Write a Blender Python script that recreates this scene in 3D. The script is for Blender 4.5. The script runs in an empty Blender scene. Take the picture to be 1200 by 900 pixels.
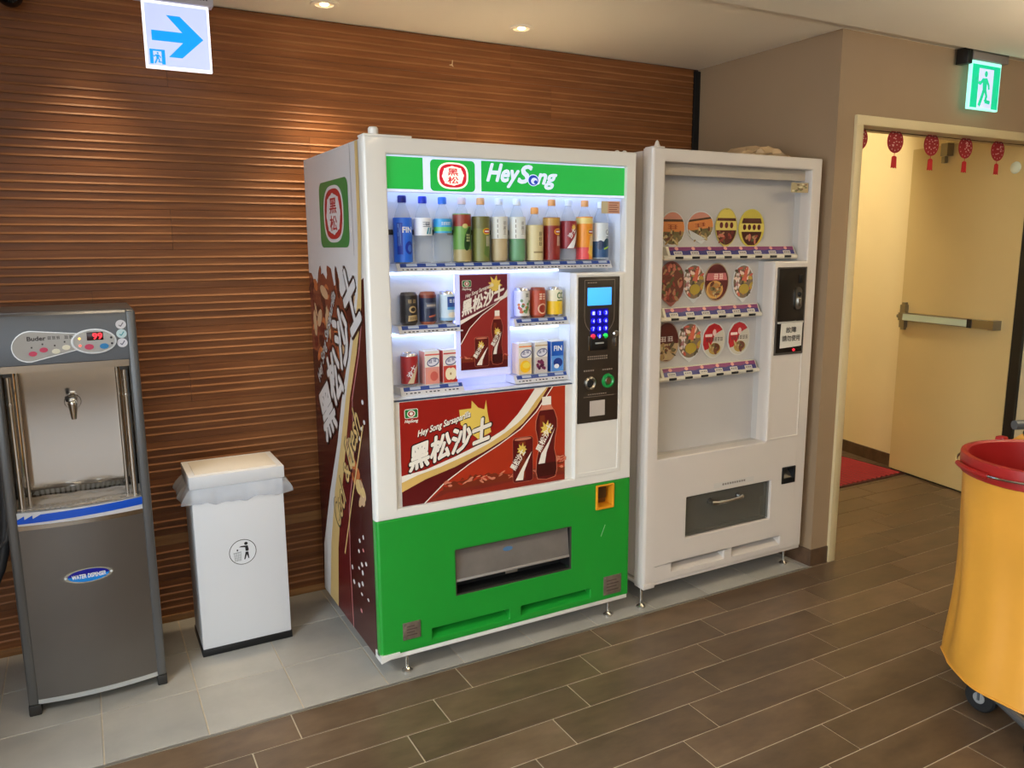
import bpy, bmesh, math, random
from mathutils import Vector, Matrix, geometry

random.seed(7)
scene = bpy.context.scene
COL = scene.collection
PI = math.pi

# ------------------------------------------------------------------ camera
cam_d = bpy.data.cameras.new('camera')
cam_d.sensor_width = 36.0
cam_d.lens = 922.64 / 1200.0 * 36.0
cam_d.clip_start = 0.05
cam = bpy.data.objects.new('camera', cam_d)
COL.objects.link(cam)
_r = Vector((0.87704543, -0.48037017, -0.00598491))
_u = Vector((0.08752024, 0.14751753, 0.98517957))
_f = Vector((0.47236800, 0.86457104, -0.17142169))
cam.matrix_world = Matrix(((_r.x, _u.x, -_f.x, 0.05632), (_r.y, _u.y, -_f.y, -2.46958),
                           (_r.z, _u.z, -_f.z, 1.52706), (0, 0, 0, 1)))
scene.camera = cam

# ------------------------------------------------------------------ colour management, world, large lights
vs = scene.view_settings
vs.view_transform = 'Standard'
vs.look = 'None'
vs.gamma = 1.0
vs.use_curve_mapping = False
vs.exposure = 0.2

world = bpy.data.worlds.new('daylight_world')
scene.world = world
world.use_nodes = True
world.node_tree.nodes['Background'].inputs[0].default_value = (0.72, 0.86, 1.0, 1)
world.node_tree.nodes['Background'].inputs[1].default_value = 1.0


def area_light(name, loc, rot, sx, sy, watt, col):
    d = bpy.data.lights.new(name, 'AREA')
    d.shape = 'RECTANGLE'
    d.size, d.size_y, d.energy, d.color = sx, sy, watt, col
    o = bpy.data.objects.new(name, d)
    COL.objects.link(o)
    o.location, o.rotation_euler = loc, rot
    return o


# daylight entering by the window of the left room wall (x = -4)
area_light('window_daylight', (-3.95, -3.2, 1.45), (0, -PI / 2, 0), 1.9, 3.8, 150, (0.86, 0.94, 1.0))
# daylight entering by the window in the wall behind the camera
area_light('window_daylight_rear', (-1.2, -6.95, 1.5), (PI / 2, 0, 0), 3.4, 1.9, 40, (0.86, 0.94, 1.0))


# ------------------------------------------------------------------ helpers: tagging
def tag(o, label, cat, group=None, kind=None):
    o['label'] = label
    if cat:
        o['category'] = cat
    if group:
        o['group'] = group
    if kind:
        o['kind'] = kind
    return o


WL = {}


def thing(name, label, cat, loc=(0, 0, 0), group=None, kind=None, rotz=0.0):
    o = bpy.data.objects.new(name, None)
    o.empty_display_size = 0.05
    COL.objects.link(o)
    o.location = loc
    o.rotation_euler = (0, 0, rotz)
    WL[o.name] = Vector(loc)
    return tag(o, label, cat, group, kind)


# ------------------------------------------------------------------ helpers: materials
def lin(c):
    c = c / 255.0
    return c / 12.92 if c <= 0.04045 else ((c + 0.055) / 1.055) ** 2.4


def rgb(c):
    return (lin(c[0]), lin(c[1]), lin(c[2]), 1.0)


MATS = {}


def M(name, col, rough=0.5, metal=0.0, spec=0.5, emit=0.0, var=0.0, scale=8.0, bump=0.0, coat=0.0, bscale=None):
    """plain procedural material: base colour with an optional noise variation and fine relief"""
    if name in MATS:
        return MATS[name]
    m = bpy.data.materials.new(name)
    m.use_nodes = True
    nt = m.node_tree
    b = nt.nodes['Principled BSDF']
    b.inputs['Base Color'].default_value = rgb(col)
    b.inputs['Roughness'].default_value = rough
    b.inputs['Metallic'].default_value = metal
    b.inputs['Specular IOR Level'].default_value = spec
    b.inputs['Coat Weight'].default_value = coat
    if emit:
        b.inputs['Emission Color'].default_value = rgb(col)
        b.inputs['Emission Strength'].default_value = emit
    if var or bump:
        tc = nt.nodes.new('ShaderNodeTexCoord')
        n = nt.nodes.new('ShaderNodeTexNoise')
        n.inputs['Scale'].default_value = scale
        n.inputs['Detail'].default_value = 5
        nt.links.new(tc.outputs['Object'], n.inputs['Vector'])
        if var:
            mr = nt.nodes.new('ShaderNodeMapRange')
            mr.inputs['From Min'].default_value = 0.3
            mr.inputs['From Max'].default_value = 0.7
            mr.inputs['To Min'].default_value = 1 - var
            mr.inputs['To Max'].default_value = 1 + var
            nt.links.new(n.outputs['Fac'], mr.inputs['Value'])
            hs = nt.nodes.new('ShaderNodeHueSaturation')
            hs.inputs['Color'].default_value = rgb(col)
            nt.links.new(mr.outputs['Result'], hs.inputs['Value'])
            nt.links.new(hs.outputs['Color'], b.inputs['Base Color'])
        if bump:
            n2 = nt.nodes.new('ShaderNodeTexNoise')
            n2.inputs['Scale'].default_value = bscale or scale * 6
            n2.inputs['Detail'].default_value = 4
            nt.links.new(tc.outputs['Object'], n2.inputs['Vector'])
            bp = nt.nodes.new('ShaderNodeBump')
            bp.inputs['Strength'].default_value = bump
            bp.inputs['Distance'].default_value = 0.004
            nt.links.new(n2.outputs['Fac'], bp.inputs['Height'])
            nt.links.new(bp.outputs['Normal'], b.inputs['Normal'])
    MATS[name] = m
    return m


def glass_mat(name, tint=(255, 255, 255), ior=1.45, rough=0.02, haze=0.0, hazecol=(235, 240, 245)):
    """clear sheet: transparent with a fresnel reflection, optionally a little milky"""
    if name in MATS:
        return MATS[name]
    m = bpy.data.materials.new(name)
    m.use_nodes = True
    nt = m.node_tree
    for n in list(nt.nodes):
        if n.type != 'OUTPUT_MATERIAL':
            nt.nodes.remove(n)
    out = nt.nodes['Material Output']
    tr = nt.nodes.new('ShaderNodeBsdfTransparent')
    tr.inputs[0].default_value = rgb(tint)
    gl = nt.nodes.new('ShaderNodeBsdfGlossy')
    gl.inputs['Roughness'].default_value = rough
    fr = nt.nodes.new('ShaderNodeFresnel')
    fr.inputs['IOR'].default_value = ior
    mx = nt.nodes.new('ShaderNodeMixShader')
    base = tr.outputs[0]
    if haze:
        df = nt.nodes.new('ShaderNodeBsdfDiffuse')
        df.inputs[0].default_value = rgb(hazecol)
        m2 = nt.nodes.new('ShaderNodeMixShader')
        m2.inputs[0].default_value = haze
        nt.links.new(tr.outputs[0], m2.inputs[1])
        nt.links.new(df.outputs[0], m2.inputs[2])
        base = m2.outputs[0]
    geo = nt.nodes.new('ShaderNodeNewGeometry')
    inv = nt.nodes.new('ShaderNodeMath')
    inv.operation = 'SUBTRACT'
    inv.inputs[0].default_value = 1.0
    nt.links.new(geo.outputs['Backfacing'], inv.inputs[1])
    mul = nt.nodes.new('ShaderNodeMath')
    mul.operation = 'MULTIPLY'
    nt.links.new(fr.outputs[0], mul.inputs[0])
    nt.links.new(inv.outputs[0], mul.inputs[1])
    nt.links.new(mul.outputs[0], mx.inputs[0])
    nt.links.new(base, mx.inputs[1])
    nt.links.new(gl.outputs[0], mx.inputs[2])
    nt.links.new(mx.outputs[0], out.inputs[0])
    MATS[name] = m
    return m


def ramp_mat(name, stops, scale, rough=(0.4, 0.5), stretch=(1, 1, 1), bump=0.1, objvar=0.12, detail=6, spec=0.5, bdist=0.003, coarse=None):
    """wood / stone: stretched noise through a colour ramp; every piece gets its own offset and value"""
    if name in MATS:
        return MATS[name]
    m = bpy.data.materials.new(name)
    m.use_nodes = True
    nt = m.node_tree
    L = nt.links
    b = nt.nodes['Principled BSDF']
    b.inputs['Specular IOR Level'].default_value = spec
    tc = nt.nodes.new('ShaderNodeTexCoord')
    oi = nt.nodes.new('ShaderNodeObjectInfo')
    mp = nt.nodes.new('ShaderNodeMapping')
    mp.inputs['Scale'].default_value = stretch
    mul = nt.nodes.new('ShaderNodeVectorMath')
    mul.operation = 'SCALE'
    mul.inputs[0].default_value = (37.0, 19.0, 53.0)
    L.new(oi.outputs['Random'], mul.inputs['Scale'])
    L.new(tc.outputs['Object'], mp.inputs['Vector'])
    add = nt.nodes.new('ShaderNodeVectorMath')
    L.new(mp.outputs[0], add.inputs[0])
    L.new(mul.outputs[0], add.inputs[1])
    n = nt.nodes.new('ShaderNodeTexNoise')
    n.inputs['Scale'].default_value = scale
    n.inputs['Detail'].default_value = detail
    n.inputs['Roughness'].default_value = 0.62
    L.new(add.outputs[0], n.inputs['Vector'])
    fac = n.outputs['Fac']
    if coarse:
        n3 = nt.nodes.new('ShaderNodeTexNoise')
        n3.inputs['Scale'].default_value = coarse
        n3.inputs['Detail'].default_value = 2
        L.new(add.outputs[0], n3.inputs['Vector'])
        mxv = nt.nodes.new('ShaderNodeMix')
        mxv.inputs[0].default_value = 0.5
        L.new(n.outputs['Fac'], mxv.inputs[2])
        L.new(n3.outputs['Fac'], mxv.inputs[3])
        fac = mxv.outputs[0]
    cr = nt.nodes.new('ShaderNodeValToRGB')
    while len(cr.color_ramp.elements) < len(stops):
        cr.color_ramp.elements.new(0.5)
    for e, (p, c) in zip(cr.color_ramp.elements, stops):
        e.position = p
        e.color = rgb(c)
    L.new(fac, cr.inputs[0])
    mr = nt.nodes.new('ShaderNodeMapRange')
    mr.inputs['To Min'].default_value = 1 - objvar
    mr.inputs['To Max'].default_value = 1 + objvar
    L.new(oi.outputs['Random'], mr.inputs['Value'])
    hs = nt.nodes.new('ShaderNodeHueSaturation')
    L.new(cr.outputs[0], hs.inputs['Color'])
    L.new(mr.outputs[0], hs.inputs['Value'])
    L.new(hs.outputs[0], b.inputs['Base Color'])
    rr = nt.nodes.new('ShaderNodeMapRange')
    rr.inputs['To Min'].default_value = rough[0]
    rr.inputs['To Max'].default_value = rough[1]
    L.new(n.outputs['Fac'], rr.inputs['Value'])
    L.new(rr.outputs[0], b.inputs['Roughness'])
    bp = nt.nodes.new('ShaderNodeBump')
    bp.inputs['Strength'].default_value = bump
    bp.inputs['Distance'].default_value = bdist
    L.new(n.outputs['Fac'], bp.inputs['Height'])
    L.new(bp.outputs[0], b.inputs['Normal'])
    MATS[name] = m
    return m


# ------------------------------------------------------------------ helpers: meshes (world coordinates)
class MB:
    def __init__(s):
        s.v, s.f, s.m = [], [], []
        s.cur = 0

    def mat(s, i):
        s.cur = i
        return s

    def add(s, vs, fs):
        k = len(s.v)
        s.v += [tuple(p) for p in vs]
        s.f += [tuple(i + k for i in f) for f in fs]
        s.m += [s.cur] * len(fs)
        return s

    def box(s, x0, x1, y0, y1, z0, z1, bev=0.0, seg=2):
        x0, x1 = min(x0, x1), max(x0, x1)
        y0, y1 = min(y0, y1), max(y0, y1)
        z0, z1 = min(z0, z1), max(z0, z1)
        vs = [(x0, y0, z0), (x1, y0, z0), (x1, y1, z0), (x0, y1, z0), (x0, y0, z1), (x1, y0, z1), (x1, y1, z1), (x0, y1, z1)]
        fs = [(0, 3, 2, 1), (4, 5, 6, 7), (0, 1, 5, 4), (1, 2, 6, 5), (2, 3, 7, 6), (3, 0, 4, 7)]
        if bev:
            bm = bmesh.new()
            bv = [bm.verts.new(p) for p in vs]
            for f in fs:
                bm.faces.new([bv[i] for i in f])
            bev = min(bev, 0.49 * min(x1 - x0, y1 - y0, z1 - z0))
            bmesh.ops.bevel(bm, geom=list(bm.edges), offset=bev, segments=seg, affect='EDGES', profile=0.5)
            s.bm(bm)
            return s
        return s.add(vs, fs)

    def bm(s, bm):
        bm.verts.index_update()
        s.add([v.co[:] for v in bm.verts], [[v.index for v in f.verts] for f in bm.faces])
        bm.free()
        return s

    def rings(s, rings, close=True, cap0=True, cap1=True):
        """skin a list of equal vertex loops"""
        n = len(rings[0])
        vs = [p for r in rings for p in r]
        fs = []
        for i in range(len(rings) - 1):
            for j in range(n if close else n - 1):
                a, b = i * n + j, i * n + (j + 1) % n
                fs.append((a, b, b + n, a + n))
        if cap0:
            fs.append(tuple(reversed(range(n))))
        if cap1:
            fs.append(tuple((len(rings) - 1) * n + j for j in range(n)))
        return s.add(vs, fs)

    def cyl(s, p0, p1, r0, r1=None, seg=16, cap=True):
        r1 = r0 if r1 is None else r1
        p0, p1 = Vector(p0), Vector(p1)
        d = (p1 - p0).normalized()
        a = d.orthogonal().normalized()
        b = d.cross(a)
        R = []
        for p, r in ((p0, r0), (p1, r1)):
            R.append([p + (a * math.cos(t) + b * math.sin(t)) * r for t in [2 * PI * k / seg for k in range(seg)]])
        return s.rings(R, True, cap, cap)

    def tube(s, path, r, seg=8, cap=True):
        P = [Vector(p) for p in path]
        R = []
        prev = None
        for i, p in enumerate(P):
            d = (P[min(i + 1, len(P) - 1)] - P[max(i - 1, 0)]).normalized()
            a = d.orthogonal() if prev is None else prev - d * prev.dot(d)
            a.normalize()
            prev = a
            b = d.cross(a)
            rr = r[i] if isinstance(r, (list, tuple)) else r
            R.append([p + (a * math.cos(t) + b * math.sin(t)) * rr for t in [2 * PI * k / seg for k in range(seg)]])
        return s.rings(R, True, cap, cap)

    def lathe(s, prof, c=(0, 0, 0), seg=24, axis='z', cap=True):
        """prof: list of (radius, height)"""
        R = []
        for r, h in prof:
            ring = []
            for k in range(seg):
                t = 2 * PI * k / seg
                x, y = r * math.cos(t), r * math.sin(t)
                if axis == 'z':
                    q = (c[0] + x, c[1] + y, c[2] + h)
                elif axis == 'y':
                    q = (c[0] + x, c[1] + h, c[2] - y)
                else:
                    q = (c[0] + h, c[1] + x, c[2] + y)
                ring.append(q)
            R.append(ring)
        return s.rings(R, True, cap, cap)

    def prism_y(s, poly, y0, y1):
        """poly of (x, z), counter-clockwise seen from the front (-y)"""
        n = len(poly)
        a = sum(poly[i][0] * poly[(i + 1) % n][1] - poly[(i + 1) % n][0] * poly[i][1] for i in range(n))
        if a < 0:
            poly = poly[::-1]
        vs = [(x, y0, z) for x, z in poly] + [(x, y1, z) for x, z in poly]
        fs = [tuple(range(n)), tuple(reversed(range(n, 2 * n)))]
        for i in range(n):
            j = (i + 1) % n
            fs.append((i, i + n, j + n, j))
        return s.add(vs, fs)

    def prism_z(s, poly, z0, z1):
        n = len(poly)
        a = sum(poly[i][0] * poly[(i + 1) % n][1] - poly[(i + 1) % n][0] * poly[i][1] for i in range(n))
        if a < 0:
            poly = poly[::-1]
        vs = [(x, y, z0) for x, y in poly] + [(x, y, z1) for x, y in poly]
        fs = [tuple(reversed(range(n))), tuple(range(n, 2 * n))]
        for i in range(n):
            j = (i + 1) % n
            fs.append((i, j, j + n, i + n))
        return s.add(vs, fs)

    def build(s, name, mats, parent=None, smooth=True, angle=32, local=False):
        me = bpy.data.meshes.new(name)
        off = Vector((0, 0, 0))
        if parent is not None and not local:
            off = WL.get(parent.name, Vector((0, 0, 0)))
        me.from_pydata([(x - off.x, y - off.y, z - off.z) for x, y, z in s.v], [], s.f)
        if not isinstance(mats, (list, tuple)):
            mats = [mats]
        for m in mats:
            me.materials.append(m)
        me.polygons.foreach_set('material_index', s.m)
        if smooth:
            me.shade_smooth()
            me.set_sharp_from_angle(angle=math.radians(angle))
        me.update()
        o = bpy.data.objects.new(name, me)
        COL.objects.link(o)
        if parent is not None:
            o.parent = parent
            WL[o.name] = off
        return o


def frame_panel(xs, zs, solid, y0, y1, bev=0.004, big=None, seg=2):
    """a plate with openings: grid cells of (xs, zs) that are solid, thickness y0..y1, rounded edges"""
    nx, nz = len(xs), len(zs)
    bm = bmesh.new()
    V = {}

    def vert(i, j, k):
        if (i, j, k) not in V:
            V[(i, j, k)] = bm.verts.new((xs[i], (y0, y1)[k], zs[j]))
        return V[(i, j, k)]

    def S(i, j):
        return 0 <= i < nx - 1 and 0 <= j < nz - 1 and solid((xs[i] + xs[i + 1]) / 2, (zs[j] + zs[j + 1]) / 2)

    for i in range(nx - 1):
        for j in range(nz - 1):
            if not S(i, j):
                continue
            bm.faces.new([vert(i, j, 0), vert(i + 1, j, 0), vert(i + 1, j + 1, 0), vert(i, j + 1, 0)])
            bm.faces.new([vert(i, j, 1), vert(i, j + 1, 1), vert(i + 1, j + 1, 1), vert(i + 1, j, 1)])
            if not S(i - 1, j):
                bm.faces.new([vert(i, j, 0), vert(i, j + 1, 0), vert(i, j + 1, 1), vert(i, j, 1)])
            if not S(i + 1, j):
                bm.faces.new([vert(i + 1, j, 0), vert(i + 1, j, 1), vert(i + 1, j + 1, 1), vert(i + 1, j + 1, 0)])
            if not S(i, j - 1):
                bm.faces.new([vert(i, j, 0), vert(i, j, 1), vert(i + 1, j, 1), vert(i + 1, j, 0)])
            if not S(i, j + 1):
                bm.faces.new([vert(i, j + 1, 0), vert(i + 1, j + 1, 0), vert(i + 1, j + 1, 1), vert(i, j + 1, 1)])
    bmesh.ops.dissolve_limit(bm, angle_limit=0.02, verts=list(bm.verts), edges=list(bm.edges))
    bm.normal_update()
    if big:
        es = []
        for e in bm.edges:
            a, b = e.verts[0].co, e.verts[1].co
            if abs(a.x - b.x) < 1e-6 and abs(a.z - b.z) > 1e-6 and abs(a.y - y0) < 1e-6 and abs(b.y - y0) < 1e-6 \
                    and (abs(a.x - xs[0]) < 1e-6 or (len(big) > 2 and abs(a.x - xs[-1]) < 1e-6)):
                es.append(e)
        if es:
            bmesh.ops.bevel(bm, geom=es, offset=big[0], segments=big[1], affect='EDGES', profile=0.5)
    if bev:
        bm.normal_update()
        es = [e for e in bm.edges if len(e.link_faces) == 2 and e.calc_face_angle(0) > 1.0
              and min(e.verts[0].co.y, e.verts[1].co.y) < y0 + 1e-5]
        bmesh.ops.bevel(bm, geom=es, offset=bev, segments=seg, affect='EDGES', profile=0.5)
    return bm


# ------------------------------------------------------------------ helpers: flat print as layered sheets
TXT = {}


def text_tris(s, bold=0.0, shear=0.0):
    key = (s, bold, shear)
    if key not in TXT:
        c = bpy.data.curves.new('t', 'FONT')
        c.body = s
        c.offset = bold
        c.shear = shear
        c.resolution_u = 3
        o = bpy.data.objects.new('t', c)
        COL.objects.link(o)
        bpy.context.view_layer.update()
        me = o.to_mesh()
        me.calc_loop_triangles()
        tr = [[(me.vertices[i].co.x, me.vertices[i].co.y) for i in t.vertices] for t in me.loop_triangles]
        o.to_mesh_clear()
        bpy.data.objects.remove(o)
        bpy.data.curves.remove(c)
        xs = [p[0] for t in tr for p in t] or [0, 1]
        ys = [p[1] for t in tr for p in t] or [0, 1]
        TXT[key] = (tr, min(xs), max(xs), min(ys), max(ys))
    return TXT[key]


class Art:
    """coloured shapes in one plane (u to the right, v up), stacked in layers a fraction of a millimetre apart"""

    def __init__(s):
        s.t = []
        s.pid = 0

    def poly(s, pts, mat, L=0):
        tess = geometry.tessellate_polygon([[Vector((p[0], p[1], 0)) for p in pts]])
        s.pid += 1
        for t in tess:
            s.tri([pts[i] for i in t], mat, L)
        return s

    def tri(s, p, mat, L):
        a = (p[1][0] - p[0][0]) * (p[2][1] - p[0][1]) - (p[2][0] - p[0][0]) * (p[1][1] - p[0][1])
        if abs(a) < 1e-12:
            return
        if a < 0:
            p = [p[0], p[2], p[1]]
        s.t.append((p, mat, (L, s.pid)))

    def rect(s, u0, v0, u1, v1, mat, L=0):
        return s.poly([(u0, v0), (u1, v0), (u1, v1), (u0, v1)], mat, L)

    def ell(s, u, v, ru, rv, mat, L=0, n=28, rot=0.0, sq=1.0):
        pts = []
        for k in range(n):
            t = 2 * PI * k / n
            c, d = math.cos(t), math.sin(t)
            c = math.copysign(abs(c) ** sq, c) * ru
            d = math.copysign(abs(d) ** sq, d) * rv
            pts.append((u + c * math.cos(rot) - d * math.sin(rot), v + c * math.sin(rot) + d * math.cos(rot)))
        return s.poly(pts, mat, L)

    def rrect(s, u0, v0, u1, v1, r, mat, L=0, n=5):
        pts = []
        for cu, cv, a0 in ((u1 - r, v0 + r, -PI / 2), (u1 - r, v1 - r, 0), (u0 + r, v1 - r, PI / 2), (u0 + r, v0 + r, PI)):
            for k in range(n + 1):
                a = a0 + PI / 2 * k / n
                pts.append((cu + r * math.cos(a), cv + r * math.sin(a)))
        return s.poly(pts, mat, L)

    def stroke(s, pts, w, mat, L=0):
        for i in range(len(pts) - 1):
            (a, b), (c, d) = pts[i], pts[i + 1]
            l = math.hypot(c - a, d - b) or 1e-9
            w0 = w[i] if isinstance(w, (list, tuple)) else w
            w1 = w[i + 1] if isinstance(w, (list, tuple)) else w
            nx, ny = -(d - b) / l / 2, (c - a) / l / 2
            ex, ey = (c - a) / l * 0.15 * w0, (d - b) / l * 0.15 * w0
            s.poly([(a - ex - nx * w0, b - ey - ny * w0), (c + ex - nx * w1, d + ey - ny * w1),
                    (c + ex + nx * w1, d + ey + ny * w1), (a - ex + nx * w0, b - ey + ny * w0)], mat, L)
        return s

    def text(s, body, u, v, w, h, mat, L=0, rot=0.0, shear=0.0, bold=0.0, slant=0.0):
        """text fitted into w x h, lower left corner (u, v); slant leans the baseline without turning the uprights;
        bold thickens the strokes by overlaying shifted copies"""
        tr, x0, x1, y0, y1 = text_tris(body, 0.0, shear)
        sx, sy = w / max(x1 - x0, 1e-6), h / max(y1 - y0, 1e-6)
        cr, sr = math.cos(rot), math.sin(rot)
        sh = [(0.0, 0.0)] if not bold else [(bold * math.cos(k * PI / 4), bold * math.sin(k * PI / 4)) for k in range(8)]
        for dx, dy in sh:
            s.pid += 1
            for t in tr:
                q = []
                for x, y in t:
                    a, b = (x - x0 + dx) * sx, (y - y0 + dy) * sy
                    b += a * slant
                    q.append((u + a * cr - b * sr, v + a * sr + b * cr))
                s.tri(q, mat, L)
        return s

    def glyph(s, n, u, v, w, h, mat, L=0, slant=0.0, seed=1):
        """n small blurred print marks: strokes too fine to read in the photograph"""
        rr = random.Random(seed)
        cw = w / n
        for k in range(n):
            a = u + k * cw + cw * 0.08
            b = v + (k + 0.5) * cw * slant
            q = cw * 0.84
            for j in range(3):
                yy = b + h * (0.12 + 0.34 * j)
                s.rect(a + q * 0.12 * rr.random(), yy, a + q * (1 - 0.15 * rr.random()), yy + h * 0.12, mat, L)
            for j in range(2):
                xx = a + q * (0.2 + 0.45 * j + 0.1 * rr.random())
                s.rect(xx, b + h * 0.05, xx + q * 0.13, b + h * (0.8 + 0.2 * rr.random()), mat, L)
        return s

    def build(s, name, parent, fn, du=None, local=False, eps=0.00025):
        mats = []
        vs, fs, mi = [], [], []
        rank = {}
        for p, mat, (L, pid) in s.t:
            d = rank.setdefault(L, {})
            d.setdefault(pid, len(d))
        for p, mat, (L0, pid) in s.t:
            L = L0 + 0.85 * rank[L0][pid] / len(rank[L0])     # pieces of one layer never lie in the same plane
            if mat not in mats:
                mats.append(mat)
            k = mats.index(mat)
            for q in (clip_strips(p, du) if du else [p]):
                b = len(vs)
                vs += [fn(a, c, L * eps) for a, c in q]
                fs.append(tuple(range(b, b + len(q))))
                mi.append(k)
        mb = MB()
        mb.v, mb.f, mb.m = [tuple(v) for v in vs], fs, mi
        return mb.build(name, mats, parent, smooth=False, local=local)


def clip_strips(p, du):
    u0, u1 = min(q[0] for q in p), max(q[0] for q in p)
    out = []
    for k in range(int(math.floor(u0 / du)), int(math.floor(u1 / du)) + 1):
        poly = list(p)
        for sgn, lim in ((1, k * du), (-1, (k + 1) * du)):
            res = []
            for i in range(len(poly)):
                a, b = poly[i], poly[(i + 1) % len(poly)]
                da, db = sgn * (a[0] - lim), sgn * (b[0] - lim)
                if da >= 0:
                    res.append(a)
                if (da >= 0) != (db >= 0):
                    t = da / (da - db)
                    res.append((a[0] + (b[0] - a[0]) * t, a[1] + (b[1] - a[1]) * t))
            poly = res
            if len(poly) < 3:
                break
        if len(poly) >= 3:
            out.append(poly)
    return out


def on_front(y):
    return lambda u, v, e: (u, y - e, v)


def copy_tree(o, parent=None):
    c = o.copy()
    COL.objects.link(c)
    c.parent = parent
    for ch in list(o.children):
        copy_tree(ch, c)
    return c

# ================================================================== the setting
WALL_Y = 0.912      # plane of the wooden wall
CEIL = 2.445
COR_X = 3.04        # return wall between machine niche and doorway
m_plaster = M('taupe_wall_paint', (152, 128, 100), 0.75, var=0.03, scale=3, bump=0.06, bscale=120)
m_cream = M('cream_wall_paint', (232, 214, 168), 0.7, var=0.02, scale=3, bump=0.05, bscale=100)
m_ceiling = M('ceiling_paint', (234, 226, 208), 0.8, var=0.015, scale=2)
m_room = M('room_wall_paint', (176, 156, 132), 0.8, var=0.02, scale=2)
m_grout = M('grout', (196, 184, 162), 0.85, var=0.08, scale=30)
m_plank = ramp_mat('brown_floor_plank', [(0.28, (76, 61, 47)), (0.5, (102, 83, 64)), (0.72, (122, 101, 80))], 9, (0.26, 0.42), (1, 2.2, 1), 0.06, 0.16, coarse=2.2, spec=0.45)
m_tile = ramp_mat('grey_floor_tile', [(0.3, (154, 151, 144)), (0.7, (184, 181, 173))], 5, (0.32, 0.45), (1, 1, 1), 0.04, 0.05, coarse=1.5, spec=0.45)
m_board = ramp_mat('ribbed_wood_board', [(0.25, (104, 60, 27)), (0.5, (126, 75, 36)), (0.75, (146, 93, 50))], 5, (0.42, 0.56), (0.5, 8, 10), 0.06, 0.10, spec=0.4, bdist=0.001)
m_bead = ramp_mat('pale_bead_face', [(0.25, (126, 80, 44)), (0.5, (148, 97, 56)), (0.75, (166, 113, 70))], 5, (0.45, 0.6), (0.5, 8, 10), 0.05, 0.10, spec=0.4, bdist=0.001)
m_paleboard = ramp_mat('pale_wood_rail', [(0.3, (128, 86, 44)), (0.7, (168, 120, 70))], 5, (0.45, 0.6), (0.7, 10, 12), 0.1, 0.06, bdist=0.001)
m_black = M('black_plastic', (16, 16, 17), 0.45)
m_skirt = ramp_mat('brown_skirting_tile', [(0.3, (64, 46, 32)), (0.7, (100, 76, 56))], 8, (0.3, 0.45), (1, 2, 1), 0.05, 0.08)

# ---- floor: grout bed, grey tiles under the machines, brown planks in front
floor = MB().box(-4.1, 6.6, -7.1, 3.3, -0.1, -0.0025).build('floor', m_grout)
tag(floor, 'tiled floor with grey square tiles by the wall and brown planks in front', 'floor', kind='structure')
WL[floor.name] = Vector((0, 0, 0))


def piece(name, sx, sy, mat, h=0.02, cache={}):
    key = (name, round(sx, 4), round(sy, 4))
    if key not in cache:
        o = MB().box(0, sx, 0, sy, -h, 0, bev=0.0012, seg=1).build(name, mat, smooth=False)
        me = o.data
        bpy.data.objects.remove(o)
        cache[key] = me
    o = bpy.data.objects.new(name, cache[key])
    COL.objects.link(o)
    o.parent = floor
    return o


G = 0.004
for ix in range(-4, 11):
    for iy in range(0, 4):
        x0, x1 = ix * 0.3 + G / 2, (ix + 1) * 0.3 - G / 2
        y0, y1 = iy * 0.3 + G / 2, (iy + 1) * 0.3 - G / 2
        x1 = min(x1, COR_X)
        y1 = min(y1, WALL_Y)
        if y1 - y0 < 0.005:
            continue
        piece('tile', x1 - x0, y1 - y0, m_tile).location = (x0, y0, 0)
PB = 0.149
for r in range(-12, 18):
    ytop = -0.014 - r * PB
    ybot = ytop - PB
    xlo, xhi = (-1.3, 5.3) if r >= 0 else (COR_X, 5.3)
    joint = 0.552 - 0.1515 * r
    k = math.floor((xlo - joint) / 0.6)
    while True:
        a, b = joint + 0.6 * k, joint + 0.6 * (k + 1)
        k += 1
        a, b = max(a, xlo), min(b, xhi)
        if a >= xhi - 0.02:
            break
        if b - a < 0.02:
            continue
        yy0, yy1 = ybot + G / 2, ytop - G / 2
        o = piece('plank', b - a - G, yy1 - yy0, m_plank)
        o.location = (a + G / 2, yy0, 0)
for x0, x1, y0, y1 in ((-4.1, -1.3, -2.7, WALL_Y), (-4.1, 6.6, -7.1, -2.7), (5.3, 6.6, -2.7, 3.3)):
    MB().box(x0, x1, y0, y1, -0.02, 0.0).build('plain_floor_area', m_plank, floor, smooth=False)
MB().box(-1.3, COR_X, -0.0125, -0.003, -0.02, 0.0012).build('edge_strip', M('edge_strip_metal', (150, 146, 138), 0.35, 0.6), floor)

# ---- wooden wall: boards of five ribs
wall_back = MB().box(-0.8, COR_X + 0.1, WALL_Y, WALL_Y + 0.12, 0, CEIL + 0.05).build('wall_back', M('wall_core', (60, 36, 18), 0.8))
tag(wall_back, 'wooden back wall of horizontal ribbed brown boards', 'wall', kind='structure')
WL[wall_back.name] = Vector((0, 0, 0))
BH = 0.1517


def board_mesh(length, h, ribs):
    """cross-section with small raised beads between flat bands, drawn along x; front faces -y"""
    T = 0.016
    prof = [(T, 0.0), (0.0042, 0.0), (0.0040, 0.0012)]
    p = h / ribs
    for i in range(1, ribs):
        z = i * p
        prof += [(0.0040, z - 0.0045), (0.0012, z - 0.0026), (0.0010, z - 0.0008), (0.0040, z + 0.0052)]
    prof += [(0.0040, h - 0.0012), (0.0042, h), (T, h)]
    mb = MB()
    mb.rings([[(0, y, z) for y, z in prof], [(length, y, z) for y, z in prof]], close=True, cap0=True, cap1=True)
    for i in range(ribs - 1):          # front and upper slope of each bead are paler
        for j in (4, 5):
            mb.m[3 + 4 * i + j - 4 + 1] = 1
    return mb


BM_CACHE = {}


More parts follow.
